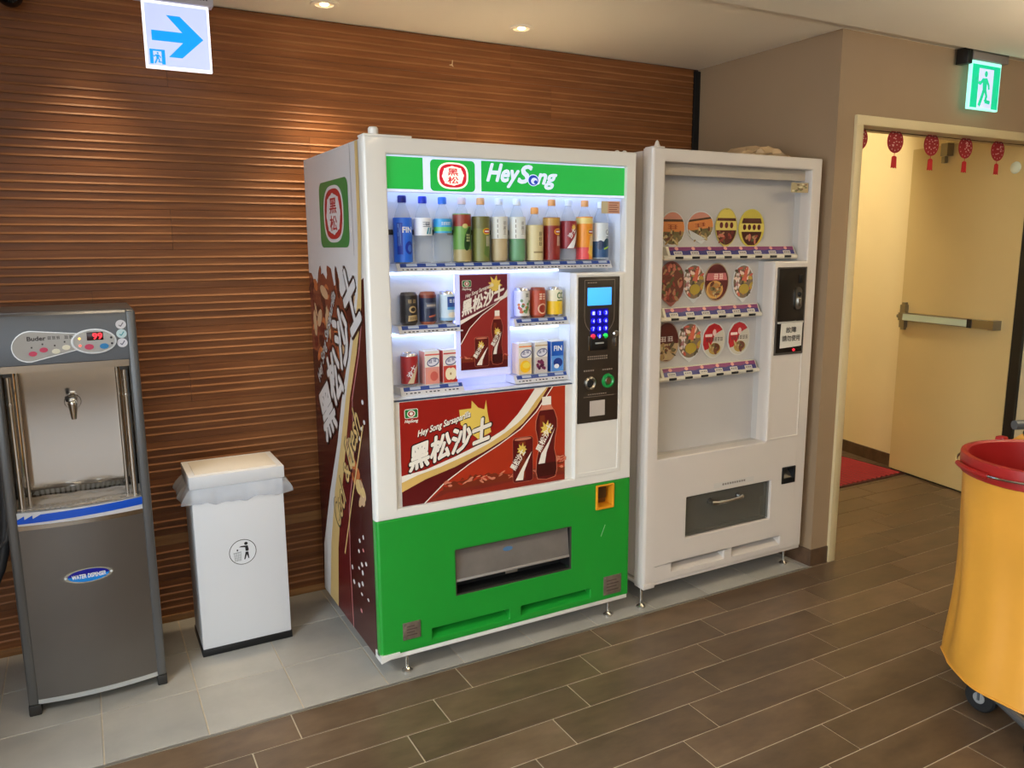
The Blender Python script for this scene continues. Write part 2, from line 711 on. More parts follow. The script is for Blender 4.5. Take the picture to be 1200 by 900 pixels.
def board(x0, x1, z0, h, ribs, mat, name='board'):
    key = (round(x1 - x0, 3), round(h, 4), ribs, mat.name)
    if key not in BM_CACHE:
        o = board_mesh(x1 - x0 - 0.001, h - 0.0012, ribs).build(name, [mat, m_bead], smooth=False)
        BM_CACHE[key] = o.data
        bpy.data.objects.remove(o)
    o = bpy.data.objects.new(name, BM_CACHE[key])
    COL.objects.link(o)
    o.parent = wall_back
    o.location = (x0, WALL_Y - 0.016, z0)
    return o


row = 0
z = 2.284
rows = []
while z - BH > 0.38:
    rows.append((z - BH, BH, 5))
    z -= BH
rows.append((0.376, z - 0.376, max(2, round((z - 0.376) / 0.0303))))
rows.append((0.182, 0.151, 5))
rows.append((0.030, 0.152, 5))
rows.append((2.284, BH, 5))
rows.append((2.284 + BH, 0.006, 1))
JX = [0.42, 1.62, 0.95, 2.2, 0.395, 1.3, 0.1, 1.9]
for i, (z0, h, n) in enumerate(rows):
    cuts = [-0.8, JX[i % 8], JX[i % 8] + 1.7, 3.0]
    cuts = [c for c in cuts if c <= 3.0]
    if cuts[-1] < 3.0:
        cuts.append(3.0)
    for a, b in zip(cuts[:-1], cuts[1:]):
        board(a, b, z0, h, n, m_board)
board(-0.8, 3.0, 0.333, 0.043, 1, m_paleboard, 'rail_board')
scf = Art()
m_scuff = M('pale_scuff', (206, 178, 140), 0.7)
scf.poly([(1.585, 2.325), (1.600, 2.331), (1.601, 2.346), (1.606, 2.347), (1.604, 2.330), (1.608, 2.318), (1.600, 2.322)], m_scuff, 0)
scf.build('scuff_mark', wall_back, on_front(WALL_Y - 0.0165))
bb = MB().box(-0.8, COR_X, WALL_Y - 0.02, WALL_Y, 0, 0.03, bev=0.002).build('baseboard_back', m_paleboard)
tag(bb, 'low pale wooden strip along the foot of the ribbed wall', 'baseboard', kind='structure')
t1 = MB().box(3.001, COR_X + 0.012, WALL_Y - 0.022, WALL_Y, 0, CEIL - 0.012, bev=0.002).build('trim_1', m_black)
tag(t1, 'black vertical trim strip at the right end of the wooden wall', 'trim', kind='structure')

# ---- right return and the wall with the doorway (one L-shaped wall)
DX0, DX1, DZ = 3.2, 4.74, 2.055     # clear opening of the doorway
w = MB()
w.box(COR_X, 3.165, 0, WALL_Y + 0.12, 0, CEIL + 0.05)
w.box(3.165, 4.79, 0, 0.13, 2.095, CEIL + 0.05)
w.box(4.79, 6.6, 0, 0.13, 0, CEIL + 0.05)
wr = w.build('wall_right', m_plaster, smooth=False)
tag(wr, 'taupe painted wall with the doorway to the right of the machines', 'wall', kind='structure')
br = MB()
br.box(COR_X - 0.008, 3.15, -0.008, 0.0, 0, 0.082, bev=0.001)
br.box(COR_X - 0.008, COR_X, 0.0, WALL_Y - 0.03, 0, 0.082, bev=0.001)
br.box(4.83, 6.6, -0.008, 0.0, 0, 0.082, bev=0.001)
tag(br.build('baseboard_right', m_skirt), 'dark brown skirting around the foot of the taupe corner', 'baseboard', kind='structure')
m_frame = M('cream_door_frame', (206, 188, 146), 0.5, var=0.02, scale=4)
fr = MB()
fr.box(3.152, DX0, -0.014, 0.14, 0, DZ + 0.04, bev=0.003)
fr.box(DX1, DX1 + 0.048, -0.014, 0.14, 0, DZ + 0.04, bev=0.003)
fr.box(3.1505, DX1 + 0.0495, -0.0155, 0.1415, DZ, DZ + 0.042, bev=0.003)
tag(fr.build('trim_2', m_frame), 'cream metal door frame around the doorway', 'door frame', kind='structure')

# ---- niche and room side walls
wl = MB().box(-0.9, -0.78, -0.55, WALL_Y + 0.12, 0, CEIL + 0.05)
wl.box(-4.1, -0.9, -0.55, -0.43, 0, CEIL + 0.05)
tag(wl.build('wall_niche', m_plaster, smooth=False), 'short taupe wall closing the niche on the left', 'wall', kind='structure')
wl2 = MB()
wl2.box(-4.12, -4.0, -7.1, -0.43, 0, 0.5)
wl2.box(-4.12, -4.0, -7.1, -0.43, 2.4, CEIL + 0.05)
wl2.box(-4.12, -4.0, -7.1, -5.1, 0.5, 2.4)
wl2.box(-4.12, -4.0, -1.3, -0.43, 0.5, 2.4)
tag(wl2.build('wall_left', m_room, smooth=False), 'pale room wall with a wide window', 'wall', kind='structure')
wf = MB()
wf.box(-4.1, 6.6, -7.12, -7.0, 0, 0.55)
wf.box(-4.1, 6.6, -7.12, -7.0, 2.4, CEIL + 0.05)
wf.box(-4.1, -2.9, -7.12, -7.0, 0.55, 2.4)
wf.box(0.5, 6.6, -7.12, -7.0, 0.55, 2.4)
tag(wf.build('wall_front', m_room, smooth=False), 'pale room wall behind the viewpoint with a window', 'wall', kind='structure')
we = MB().box(6.5, 6.6, -7.1, 0.0, 0, CEIL + 0.05)
tag(we.build('wall_far', m_room, smooth=False), 'pale wall at the far end of the room', 'wall', kind='structure')
m_wf = M('white_window_frame', (225, 226, 224), 0.4)
m_pane = glass_mat('window_glass')
for idx, (ax, a0, a1) in enumerate((('x', -5.1, -1.3), ('y', -2.9, 0.5))):
    wn = thing('window_%d' % (idx + 1), 'wide white framed window of the room', 'window', (0, 0, 0), kind='structure')
    n = 3
    for i in range(n + 1):
        c = a0 + (a1 - a0) * i / n
        q = MB()
        if ax == 'x':
            q.box(-4.08, -4.02, c - 0.03, c + 0.03, 0.5, 2.4)
        else:
            q.box(c - 0.03, c + 0.03, -7.08, -7.02, 0.55, 2.4)
        q.build('window_frame', m_wf, wn)

# ---- ceilings
ce = MB()
ce.box(-0.9, 6.6, -0.16, WALL_Y + 0.12, CEIL, CEIL + 0.1)
ce.box(-4.1, 6.6, -7.1, -0.16, 2.40, CEIL + 0.1)
tag(ce.build('ceiling', m_ceiling, smooth=False), 'off-white plaster ceiling with a low step in front of the niche', 'ceiling', kind='structure')

# ---- the passage behind the doorway
H0, H1 = Vector((4.725, 0.10, 0)), Vector((4.868, 0.905, 0))   # hinge end and free end of the open door
dirv = (H1 - H0).normalized()
pw = MB()
A0 = H1 + dirv * -0.9 + Vector((0.062, 0, 0))
A1 = H1 + dirv * 2.3 + Vector((0.062, 0, 0))
nrm = Vector((dirv.y, -dirv.x, 0)) * 0.1
pw.add([(A0.x, A0.y, 0), (A1.x, A1.y, 0), (A1.x, A1.y, 2.7), (A0.x, A0.y, 2.7),
        (A0.x + nrm.x, A0.y + nrm.y, 0), (A1.x + nrm.x, A1.y + nrm.y, 0), (A1.x + nrm.x, A1.y + nrm.y, 2.7), (A0.x + nrm.x, A0.y + nrm.y, 2.7)],
       [(0, 3, 2, 1), (4, 5, 6, 7), (0, 1, 5, 4), (3, 7, 6, 2), (0, 4, 7, 3), (1, 2, 6, 5)])
tag(pw.build('wall_passage', m_cream, smooth=False), 'cream wall of the passage behind the open door', 'wall', kind='structure')
pb = MB()
q0 = H1 + dirv * -0.8 + Vector((0.062, 0, 0))
q1 = A1
n2 = Vector((-dirv.y, dirv.x, 0)) * 0.012
pb.add([(q0.x, q0.y, 0), (q1.x, q1.y, 0), (q1.x, q1.y, 0.085), (q0.x, q0.y, 0.085),
        (q0.x + n2.x, q0.y + n2.y, 0), (q1.x + n2.x, q1.y + n2.y, 0), (q1.x + n2.x, q1.y + n2.y, 0.085), (q0.x + n2.x, q0.y + n2.y, 0.085)],
       [(0, 1, 2, 3), (7, 6, 5, 4), (0, 4, 5, 1), (3, 2, 6, 7), (0, 3, 7, 4), (1, 5, 6, 2)])
tag(pb.build('baseboard_passage', m_skirt, smooth=False), 'brown skirting along the cream passage wall', 'baseboard', kind='structure')
pe = MB()
pe.box(3.04, 6.6, 3.1, 3.2, 0, 2.7)
pe.box(3.04, 3.165, WALL_Y + 0.12, 3.2, 0, 2.7)
pe.box(5.6, 6.6, 0.13, 3.2, 0, 2.7)
tag(pe.build('wall_passage_end', m_cream, smooth=False), 'cream end walls of the passage', 'wall', kind='structure')
tag(MB().box(3.04, 6.6, 0.05, 3.2, 2.7, 2.8).build('ceiling_passage', m_ceiling, smooth=False), 'ceiling of the passage', 'ceiling', kind='structure')

# ---- the open door leaf
m_door = M('cream_door_paint', (206, 182, 128), 0.45, var=0.02, scale=3)
m_steel = M('satin_steel', (150, 146, 138), 0.28, 1.0)
door = thing('door_1', 'open cream fire door with a steel push bar', 'door', (0, 0, 0), kind='structure')
DT = 0.042


def dpt(t, z, out):
    """point on the door: t from hinge to free end, out in metres towards the viewer's side"""
    p = H0 + (H1 - H0) * t
    n = Vector((-dirv.y, dirv.x, 0))
    return Vector((p.x + n.x * out, p.y + n.y * out, z))


def dbox(mb, t0, t1, z0, z1, o0, o1):
    vs = [dpt(t, z, o) for z in (z0, z1) for t, o in ((t0, o0), (t1, o0), (t1, o1), (t0, o1))]
    mb.add(vs, [(0, 1, 2, 3), (7, 6, 5, 4), (0, 4, 5, 1), (1, 5, 6, 2), (2, 6, 7, 3), (3, 7, 4, 0)])
    return mb


dbox(MB(), 0.0, 1.0, 0.012, 2.13, -DT, 0.0).build('door_leaf', m_door, door, smooth=False)
dbox(MB(), -0.075, -0.002, 0.0, 2.13, -DT, -0.004).build('hinge_gap_shade', m_black, door, smooth=False)  # black strip stands in for the shaded gap at the hinge
dbox(MB(), 0.02, 0.99, 0.0, 0.0118, -DT + 0.01, -0.008).build('bottom_seal', m_black, door, smooth=False)
bar = dbox(MB(), 0.12, 0.95, 1.035, 1.085, 0.022, 0.062).build('push_bar', m_steel, door, smooth=False)
dbox(MB(), 0.30, 0.90, 1.04, 1.08, 0.06, 0.066).build('bar_film', M('pale_green_film', (190, 206, 186), 0.35), bar, smooth=False)
dbox(MB(), 0.265, 0.30, 1.034, 1.086, 0.06, 0.0665).build('bar_insert', m_black, bar, smooth=False)
dbox(MB(), 0.085, 0.125, 1.032, 1.088, 0.0, 0.064).build('bar_end_cap', m_steel, bar, smooth=False)
lt = MB()
dbox(lt, 0.925, 0.975, 0.985, 1.135, 0.0, 0.03)
dbox(lt, 0.935, 0.968, 0.97, 1.15, 0.0, 0.022)
lt.build('latch_case', m_steel, door, smooth=False)
kn = MB()
kn.cyl(dpt(0.975, 1.058, 0.02), dpt(1.005, 1.058, 0.02), 0.012)
kn.build('latch_bolt', m_steel, door)
cl = MB()
dbox(cl, 0.62, 0.68, 2.06, 2.135, 0.0, 0.05)
dbox(cl, 0.66, 0.69, 2.02, 2.06, 0.005, 0.03)
cl.build('door_stay_bracket', m_steel, door, smooth=False)
dl = MB()
dl.lathe([(0.0, 0.012), (0.022, 0.010), (0.032, 0.004), (0.034, 0.0)], (0, 0, 0), 20)
rotm = Matrix(((0, 0, -dirv.y), (1, 0, dirv.x), (0, 1, 0)))
base = dpt(0.095, 1.95, 0.001)
dl.v = [tuple(base + dirv * v[0] + Vector((0, 0, 1)) * v[1] + Vector((-dirv.y, dirv.x, 0)) * v[2]) for v in dl.v]
dl.build('round_sensor', M('pale_plastic', (214, 222, 200), 0.35), door)

# ================================================================== the green and white drinks machine
FY = 0.02
m_white = M('white_enamel', (226, 224, 218), 0.32, var=0.012, scale=3, coat=0.2)
m_wside = M('white_side_panel', (222, 221, 220), 0.35)
m_green = M('green_enamel', (28, 148, 48), 0.3, var=0.03, scale=2, coat=0.2)
m_liner = M('white_liner', (228, 232, 240), 0.45)
m_chrome = M('chrome', (215, 213, 208), 0.12, 1.0)
m_dark = M('dark_void', (20, 20, 20), 0.6)
m_glass = glass_mat('display_glass', ior=1.35)

v1 = thing('vending_machine', 'green and white drinks vending machine with a lit display of bottles', 'vending machine', (0.885, FY, 0))
X0, X1, Z0, Z1 = 0.882, 1.963, 0.075, 1.878
# cabinet: ring around the display niche plus the solid rear
cb = MB()
cb.bm(frame_panel([X0 + 0.006, 0.945, 1.935, X1 - 0.004], [Z0 - 0.01, 0.13, 1.85, Z1 - 0.006],
                  lambda x, z: not (0.945 < x < 1.935 and 0.13 < z < 1.85), 0.070, 0.16, bev=0))
cb.box(X0 + 0.006, X1 - 0.004, 0.16, 0.775, Z0 - 0.01, Z1 - 0.006)
cb.build('cabinet', m_wside, v1, smooth=False)
for a, b in ((X0 + 0.014, 0.955), (1.925, X1 - 0.010)):
    MB().box(a, b, 0.055, 0.071, Z0 + 0.03, Z1 - 0.012).build('door_gasket', m_dark, v1, smooth=False)
# liner of the display niche
WX0, WX1, WZ1 = 0.962, 1.919, 1.825
NX, NZ = 1.69, 1.43     # corner of the coin panel
BY = 0.135
ln = MB()
ln.box(WX0 - 0.01, WX1 + 0.01, BY, BY + 0.01, 0.64, WZ1)
ln.box(WX0 - 0.012, WX0, 0.058, BY, 0.64, WZ1)
ln.box(WX1, WX1 + 0.012, 0.058, BY, 0.64, WZ1)
ln.box(WX0, WX1, 0.058, BY, WZ1 - 0.003, WZ1 + 0.012)
ln.box(WX0, NX, 0.048, BY, 1.005, 1.02)
ln.box(NX, WX1 + 0.012, 0.058, BY, 0.64, NZ)
ln.build('display_liner', m_liner, v1, smooth=False)
# door: white upper frame
GZ = 0.598
df = frame_panel([X0, WX0, NX, WX1, X1], [GZ, 0.632, NZ, WZ1, Z1],
                 lambda x, z: not (WX0 < x < NX and 0.632 < z < WZ1) and not (NX < x < WX1 and NZ < z < WZ1),
                 FY, 0.056, bev=0.005, big=(0.016, 4))
MB().bm(df).build('door_frame', m_white, v1, angle=20)
# door: green lower panel with its openings
CX0, CX1, CZ0, CZ1 = 1.178, 1.681, 0.262, 0.439
RX0, RX1, RZ0, RZ1 = 1.797, 1.880, 0.489, 0.586
G1 = (1.080, 1.400, 0.118, 0.157)
G2 = (1.452, 1.775, 0.118, 0.157)
holes = [(CX0, CX1, CZ0, CZ1), (RX0, RX1, RZ0, RZ1), G1, G2]
xs = sorted({X0, X1} | {h[0] for h in holes} | {h[1] for h in holes})
zs = sorted({Z0 + 0.018, GZ} | {h[2] for h in holes} | {h[3] for h in holes})
gp = frame_panel(xs, zs, lambda x, z: not any(h[0] < x < h[1] and h[2] < z < h[3] for h in holes), FY + 0.0005, 0.0555, bev=0.004, big=(0.016, 4))
MB().bm(gp).build('lower_door_panel', m_green, v1, angle=20)
for g in (G1, G2):
    q = MB()
    q.add([(g[0], FY + 0.005, g[2]), (g[1], FY + 0.005, g[2]), (g[1], FY + 0.046, g[2] + 0.020), (g[0], FY + 0.046, g[2] + 0.020)], [(0, 1, 2, 3)])
    q.build('grip_slope', m_green, v1, smooth=False)
    MB().box(g[0] - 0.002, g[1] + 0.002, FY + 0.0455, FY + 0.049, g[2] - 0.002, g[3] + 0.002).build('grip_shade', m_dark, v1, smooth=False)  # dark plate paints the shadow line under the grip lip
MB().box(X0 + 0.004, X1 - 0.002, FY + 0.004, 0.06, Z0, Z0 + 0.02, bev=0.003).build('base_strip', m_white, v1)
cf = MB()
cf.add([(X0, FY - 0.004, Z0 - 0.002), (X0 + 0.07, FY - 0.004, Z0 + 0.016), (X0 + 0.07, FY + 0.06, Z0 + 0.016), (X0, FY + 0.06, Z0 - 0.002),
        (X0, FY - 0.004, Z0 + 0.026), (X0 + 0.07, FY - 0.004, Z0 + 0.026), (X0 + 0.07, FY + 0.06, Z0 + 0.026), (X0, FY + 0.06, Z0 + 0.026)],
       [(0, 3, 2, 1), (4, 5, 6, 7), (0, 1, 5, 4), (1, 2, 6, 5), (2, 3, 7, 6), (3, 0, 4, 7)])
cf.build('corner_foot_plate', m_white, v1, smooth=False)


def level_foot(x, y, top, parent):
    q = MB()
    q.lathe([(0.0, 0.0), (0.019, 0.0), (0.019, 0.006), (0.012, 0.011), (0.007, 0.018), (0.007, top)], (x, y, 0), 16)
    return q.build('levelling_foot', m_chrome, parent)


for x, y in ((0.991, 0.055), (1.889, 0.057), (0.99, 0.66), (1.89, 0.66)):
    level_foot(x, y, Z0 + 0.03, v1)
hp = MB()
hp.box(X0 + 0.006, X0 + 0.17, FY + 0.003, 0.085, Z1, Z1 + 0.007, bev=0.002)
hp.build('hinge_plate', m_white, v1)
MB().lathe([(0.0, 0.0), (0.0165, 0.0), (0.0165, 0.020), (0.013, 0.025), (0.0, 0.026)], (X0 + 0.048, FY + 0.03, Z1 + 0.006), 18).build('hinge_pin', m_white, v1)
tp = MB()
for xx in (1.90, 1.935):
    tp.lathe([(0.0, 0.0), (0.009, 0.0), (0.009, 0.006), (0.005, 0.009), (0.0, 0.009)], (xx, 0.06, Z1), 12)
tp.build('top_bolts', m_white, v1)

# ---- glass, header sign
mb = MB().box(WX0 - 0.004, WX1 + 0.004, 0.034, 0.038, 1.006, 1.713)
mb.build('display_window', m_glass, v1, smooth=False)
e_green = M('backlit_green', (24, 170, 68), 0.35, emit=0.40)
e_white = M('backlit_white', (206, 218, 246), 0.35, emit=0.5)
e_red = M('backlit_red', (196, 28, 52), 0.35, emit=0.5)
e_navy = M('backlit_blue', (22, 62, 170), 0.35, emit=0.5)
e_black = M('backlit_dark', (70, 20, 34), 0.35, emit=0.2)
e_cream = M('backlit_cream', (250, 240, 222), 0.35, emit=0.6)


def logo(A, u, v, w, h, L, green, white, red, dark, badge=True):
    """green badge with the red notched ring and the two characters inside; (u, v) is the centre"""
    if badge:
        A.rrect(u - w / 2, v - h / 2, u + w / 2, v + h / 2, min(w, h) * 0.14, green, L)
    A.ell(u, v, w * 0.345, h * 0.425, white, L + 1, n=40, sq=0.72)
    A.ell(u, v, w * 0.305, h * 0.375, red, L + 2, n=40, sq=0.72)
    pts = []
    for k in range(64):
        t = 2 * PI * k / 64
        rr = 1.0 + 0.055 * (1 if (k // 2) % 4 == 0 else -0.25)
        c, d = math.cos(t), math.sin(t)
        pts.append((u + math.copysign(abs(c) ** 0.8, c) * w * 0.232 * rr, v + math.copysign(abs(d) ** 0.8, d) * h * 0.295 * rr))
    A.poly(pts, white, L + 3)
    A.text('黑', u - w * 0.115, v + h * 0.012, w * 0.23, h * 0.22, dark, L + 4, bold=0.022)
    A.text('松', u - w * 0.12, v - h * 0.245, w * 0.24, h * 0.22, dark, L + 4, bold=0.022)


A = Art()
HZ0, HZ1 = 1.713, 1.824
A.rect(WX0 - 0.003, HZ0 - 0.004, WX1 + 0.003, HZ1 + 0.002, e_white, 0)
A.rect(WX0 - 0.002, HZ0 + 0.004, 1.093, HZ1 - 0.004, e_green, 1)
logo(A, 1.202, 1.7655, 0.166, 0.103, 1, e_green, e_cream, e_red, e_red)
A.rect(1.309, HZ0 + 0.004, WX1 + 0.002, HZ1 - 0.004, e_green, 1)
A.text('Hey', 1.331, 1.735, 0.128, 0.076, e_white, 2, shear=0.34, bold=0.036)
A.text('S', 1.455, 1.751, 0.056, 0.060, e_white, 2, shear=0.34, bold=0.036)
A.text('ng', 1.532, 1.733, 0.083, 0.052, e_white, 2, shear=0.34, bold=0.036)
A.ell(1.517, 1.7615, 0.0235, 0.0205, e_white, 3)
A.ell(1.517, 1.7615, 0.0205, 0.0178, e_navy, 4)
A.ell(1.5205, 1.759, 0.0135, 0.0115, e_white, 5)
A.ell(1.526, 1.7555, 0.0075, 0.0065, e_navy, 6)
A.build('header_sign', v1, on_front(0.036))
MB().box(WX0 - 0.003, WX1 + 0.003, 0.037, 0.05, HZ0 - 0.006, HZ1 + 0.002).build('header_light_box', M('light_box', (220, 226, 240), 0.4), v1, smooth=False)

# ---- lamps inside the display
m_led = M('led_tube', (190, 212, 255), 0.4, emit=5.5)
m_led2 = M('led_tube_poster', (140, 150, 255), 0.4, emit=5.5)


def tube_lamp(p0, p1, r=0.005, mat=None):
    return MB().cyl(p0, p1, r, seg=8).build('lamp_tube', mat or m_led, v1)


tube_lamp((WX0 + 0.02, 0.085, 1.735), (WX1 - 0.02, 0.085, 1.735), 0.008)
MB().box(WX0 + 0.01, WX1 - 0.01, 0.060, 0.064, 1.712, 1.76).build('lamp_cover', m_liner, v1, smooth=False)
tube_lamp((WX0 + 0.02, 0.112, 1.4395), (NX - 0.02, 0.112, 1.4395), 0.004)
tube_lamp((WX0 + 0.02, 0.112, 1.2275), (1.232, 0.112, 1.2275))
tube_lamp((1.45, 0.112, 1.2275), (NX - 0.02, 0.112, 1.2275))
tube_lamp((1.222, 0.082, 1.075), (1.222, 0.082, 1.43), 0.004, m_led2)
tube_lamp((1.434, 0.082, 1.075), (1.434, 0.082, 1.43), 0.004, m_led2)
tube_lamp((1.235, 0.082, 1.078), (1.425, 0.082, 1.078), 0.004, m_led2)

# ---- price rails
m_rail = M('rail_white', (206, 206, 208), 0.4)
m_rblue = M('rail_blue', (26, 62, 140), 0.4)
m_ptag = M('price_tag_card', (172, 184, 205), 0.5)
m_print = M('print_dark', (70, 66, 70), 0.6)


def price_rail(x0, x1, z1, n):
    r = MB()
    r.add([(x0, 0.058, z1 - 0.028), (x1, 0.058, z1 - 0.028), (x1, 0.074, z1), (x0, 0.074, z1), (x0, BY, z1 - 0.028), (x1, BY, z1 - 0.028), (x1, BY, z1), (x0, BY, z1)],
          [(0, 1, 2, 3), (0, 4, 5, 1), (3, 2, 6, 7), (0, 3, 7, 4), (1, 5, 6, 2), (4, 7, 6, 5)])
    rail = r.build('price_rail', m_rail, v1, smooth=False)

    def f(u, v, e):
        t = (v - (z1 - 0.028)) / 0.028
        return (u, 0.058 + 0.016 * t - 0.0006 - e, v)
    S = Art()
    S.rect(x0 + 0.012, z1 - 0.0135, x1 - 0.004, z1 - 0.0005, m_rblue, 0)
    S.build('blue_strip', rail, f)
    w = (x1 - x0 - 0.02) / n
    for i in range(n):
        u = x0 + 0.012 + w * i
        T = Art()
        T.rect(u + w * 0.32, z1 - 0.010, u + w * 0.86, z1 - 0.0015, m_ptag, 1)
        for k in range(4):
            T.rect(u + w * (0.08 + 0.2 * k), z1 - 0.0225, u + w * (0.08 + 0.2 * k + (0.07 if k == 0 else 0.13)), z1 - 0.0185, m_print, 1)
        T.build('price_tag', rail, f)
    return rail


price_rail(1.003, 1.885, 1.474, 12)
price_rail(1.003, 1.241, 1.262, 3)
price_rail(1.003, 1.243, 1.048, 3)
price_rail(1.452, 1.688, 1.264, 3)
price_rail(1.452, 1.688, 1.052, 3)
# back rail with black grips between the bottles
hr = MB().box(1.01, 1.90, BY - 0.012, BY, 1.574, 1.584).build('bottle_back_rail', M('clear_rail', (190, 200, 214), 0.3), v1, smooth=False)
for i in range(13):
    xx = 1.0 + 0.0742 * i
    MB().box(xx - 0.008, xx + 0.008, BY - 0.03, BY - 0.010, 1.570, 1.588, bev=0.002).build('bottle_grip', m_black, hr)
sk = Art()
m_stk = M('sticker_cream', (196, 184, 150), 0.5)
sk.rect(1.812, 1.650, 1.898, 1.696, M('sticker_pink', (206, 160, 134), 0.5), 0)
sk.rect(1.812, 1.650, 1.842, 1.696, m_stk, 1)
for k in range(5):
    sk.rect(1.847, 1.656 + 0.008 * k, 1.847 + 0.045 - 0.006 * (k % 2), 1.659 + 0.008 * k, M('print_brown', (140, 70, 56), 0.6), 1)
sk.build('notice_sticker', v1, on_front(0.0335))

# ---- posters
p_red = M('poster_red', (152, 30, 22), 0.3)
p_orange = M('poster_orange_red', (172, 50, 26), 0.3)
p_maroon = M('poster_maroon', (92, 20, 22), 0.3)
p_deep = M('poster_deep_maroon', (62, 14, 16), 0.3)
p_white = M('poster_white', (238, 232, 220), 0.3)
p_gold = M('poster_gold', (214, 178, 104), 0.3)
p_sun = M('poster_sun', (226, 196, 92), 0.3)
p_dark = M('poster_black', (34, 16, 16), 0.3)
p_splash = M('poster_splash', (206, 126, 100), 0.3)
p_splash2 = M('poster_splash_dark', (120, 40, 30), 0.3)
p_green = M('poster_green', (40, 120, 60), 0.3)
p_amber = M('poster_amber', (120, 46, 26), 0.3)


def sun(A, u, v, r, L, mat=None):
    pts = []
    for k in range(18):
        a = 2 * PI * k / 18
        rr = r * (1.0 if k % 2 == 0 else 0.62) * (1.25 if k in (4, 6) else 1)
        pts.append((u + rr * math.cos(a), v + rr * math.sin(a)))
    A.poly(pts, mat or p_sun, L)


def pic_can(A, u0, v0, u1, v1, L):
    w, h = u1 - u0, v1 - v0
    A.rrect(u0 - 0.001, v0 - 0.001, u1 + 0.001, v1 + 0.001, w * 0.14, p_splash, L)
    A.rrect(u0, v0, u1, v1, w * 0.13, p_maroon, L + 1)
    A.rect(u0 + w * 0.3, v0 + h * 0.08, u0 + w * 0.62, v1 - h * 0.1, p_amber, L + 2)
    A.ell((u0 + u1) / 2, v1 - h * 0.04, w * 0.42, h * 0.03, p_splash, L + 3)
    sun(A, u0 + w * 0.45, v0 + h * 0.72, w * 0.26, L + 3)
    A.poly([(u0 + w * 0.12, v0 + h * 0.05), (u0 + w * 0.5, v0 + h * 0.04), (u0 + w * 0.55, v0 + h * 0.22), (u0 + w * 0.95, v0 + h * 0.66), (u0 + w * 0.7, v0 + h * 0.5), (u0 + w * 0.3, v0 + h * 0.2)], p_white, L + 3)
    A.text('黑松沙士', u0 + w * 0.12, v0 + h * 0.27, w * 0.95, h * 0.17, p_white, L + 4, rot=0.98, bold=0.03)


def pic_bottle(A, u0, v0, u1, v1, L):
    w, h = u1 - u0, v1 - v0
    prof = [(0.5, 0.0), (0.9, 0.02), (0.98, 0.1), (0.95, 0.25), (0.86, 0.36), (0.9, 0.5), (0.99, 0.62), (0.98, 0.72), (0.86, 0.82), (0.72, 0.875), (0.7, 0.92)]
    pts = [(u0 + w * x, v0 + h * y) for x, y in prof] + [(u0 + w * (1 - x), v0 + h * y) for x, y in reversed(prof)]
    cu, cv = (u0 + u1) / 2, (v0 + v1) / 2
    A.poly([(cu + (x - cu) * 1.06, cv + (y - cv) * 1.012) for x, y in pts], p_splash, L)
    A.poly(pts, p_maroon, L + 1)
    A.poly([(u0 + w * x, v0 + h * y) for x, y in ((0.06, 0.04), (0.94, 0.04), (0.95, 0.2), (0.05, 0.2))], p_deep, L + 2)
    A.rect(u0 + w * 0.18, v0 + h * 0.32, u0 + w * 0.42, v0 + h * 0.78, p_amber, L + 2)
    A.rect(u0 + w * 0.29, v0 + h * 0.90, u0 + w * 0.71, v1, p_white, L + 2)
    A.poly([(u0 + w * 0.2, v0 + h * 0.84), (u0 + w * 0.8, v0 + h * 0.84), (u0 + w * 0.71, v0 + h * 0.9), (u0 + w * 0.29, v0 + h * 0.9)], p_splash, L + 2)
    sun(A, u0 + w * 0.5, v0 + h * 0.61, w * 0.3, L + 3)
    A.poly([(u0 + w * 0.12, v0 + h * 0.2), (u0 + w * 0.42, v0 + h * 0.2), (u0 + w * 0.5, v0 + h * 0.33), (u0 + w * 0.9, v0 + h * 0.62), (u0 + w * 0.6, v0 + h * 0.46), (u0 + w * 0.25, v0 + h * 0.32)], p_white, L + 3)
    A.text('黑松沙士', u0 + w * 0.22, v0 + h * 0.34, w * 1.2, h * 0.085, p_white, L + 4, rot=1.05, bold=0.03)


def small_logo(A, u, v, w, L):
    A.rrect(u - w / 2, v - w * 0.32, u + w / 2, v + w * 0.34, w * 0.12, p_white, L)
    A.rrect(u - w * 0.46, v - w * 0.28, u + w * 0.46, v + w * 0.30, w * 0.10, p_green, L + 1)
    A.ell(u, v, w * 0.3, w * 0.25, p_white, L + 2)
    A.ell(u, v, w * 0.24, w * 0.19, p_red, L + 3)
    A.ell(u, v, w * 0.13, w * 0.12, p_white, L + 4)
    A.text('HeySong', u - w * 0.5, v - w * 0.68, w * 1.0, w * 0.28, p_white, L + 2, shear=0.3, bold=0.03)


def splash(A, u0, u1, v, amp, L, seed):
    rnd = random.Random(seed)
    n = 26
    pts = [(u0, v - amp)]
    for k in range(n + 1):
        u = u0 + (u1 - u0) * k / n
        pts.append((u, v + amp * (0.15 + 0.85 * rnd.random()) * math.sin(PI * min(1, max(0.05, k / n)))))
    pts.append((u1, v - amp))
    A.poly(pts, p_amber, L)
    for k in range(26):
        u = u0 + (u1 - u0) * rnd.random()
        A.ell(u, v + amp * (rnd.random() * 0.9 - 0.45), amp * (0.25 + 0.5 * rnd.random()), amp * (0.08 + 0.12 * rnd.random()), p_splash if k % 3 else p_orange, L + 1, n=10, rot=rnd.random() * 1.2 - 0.6)


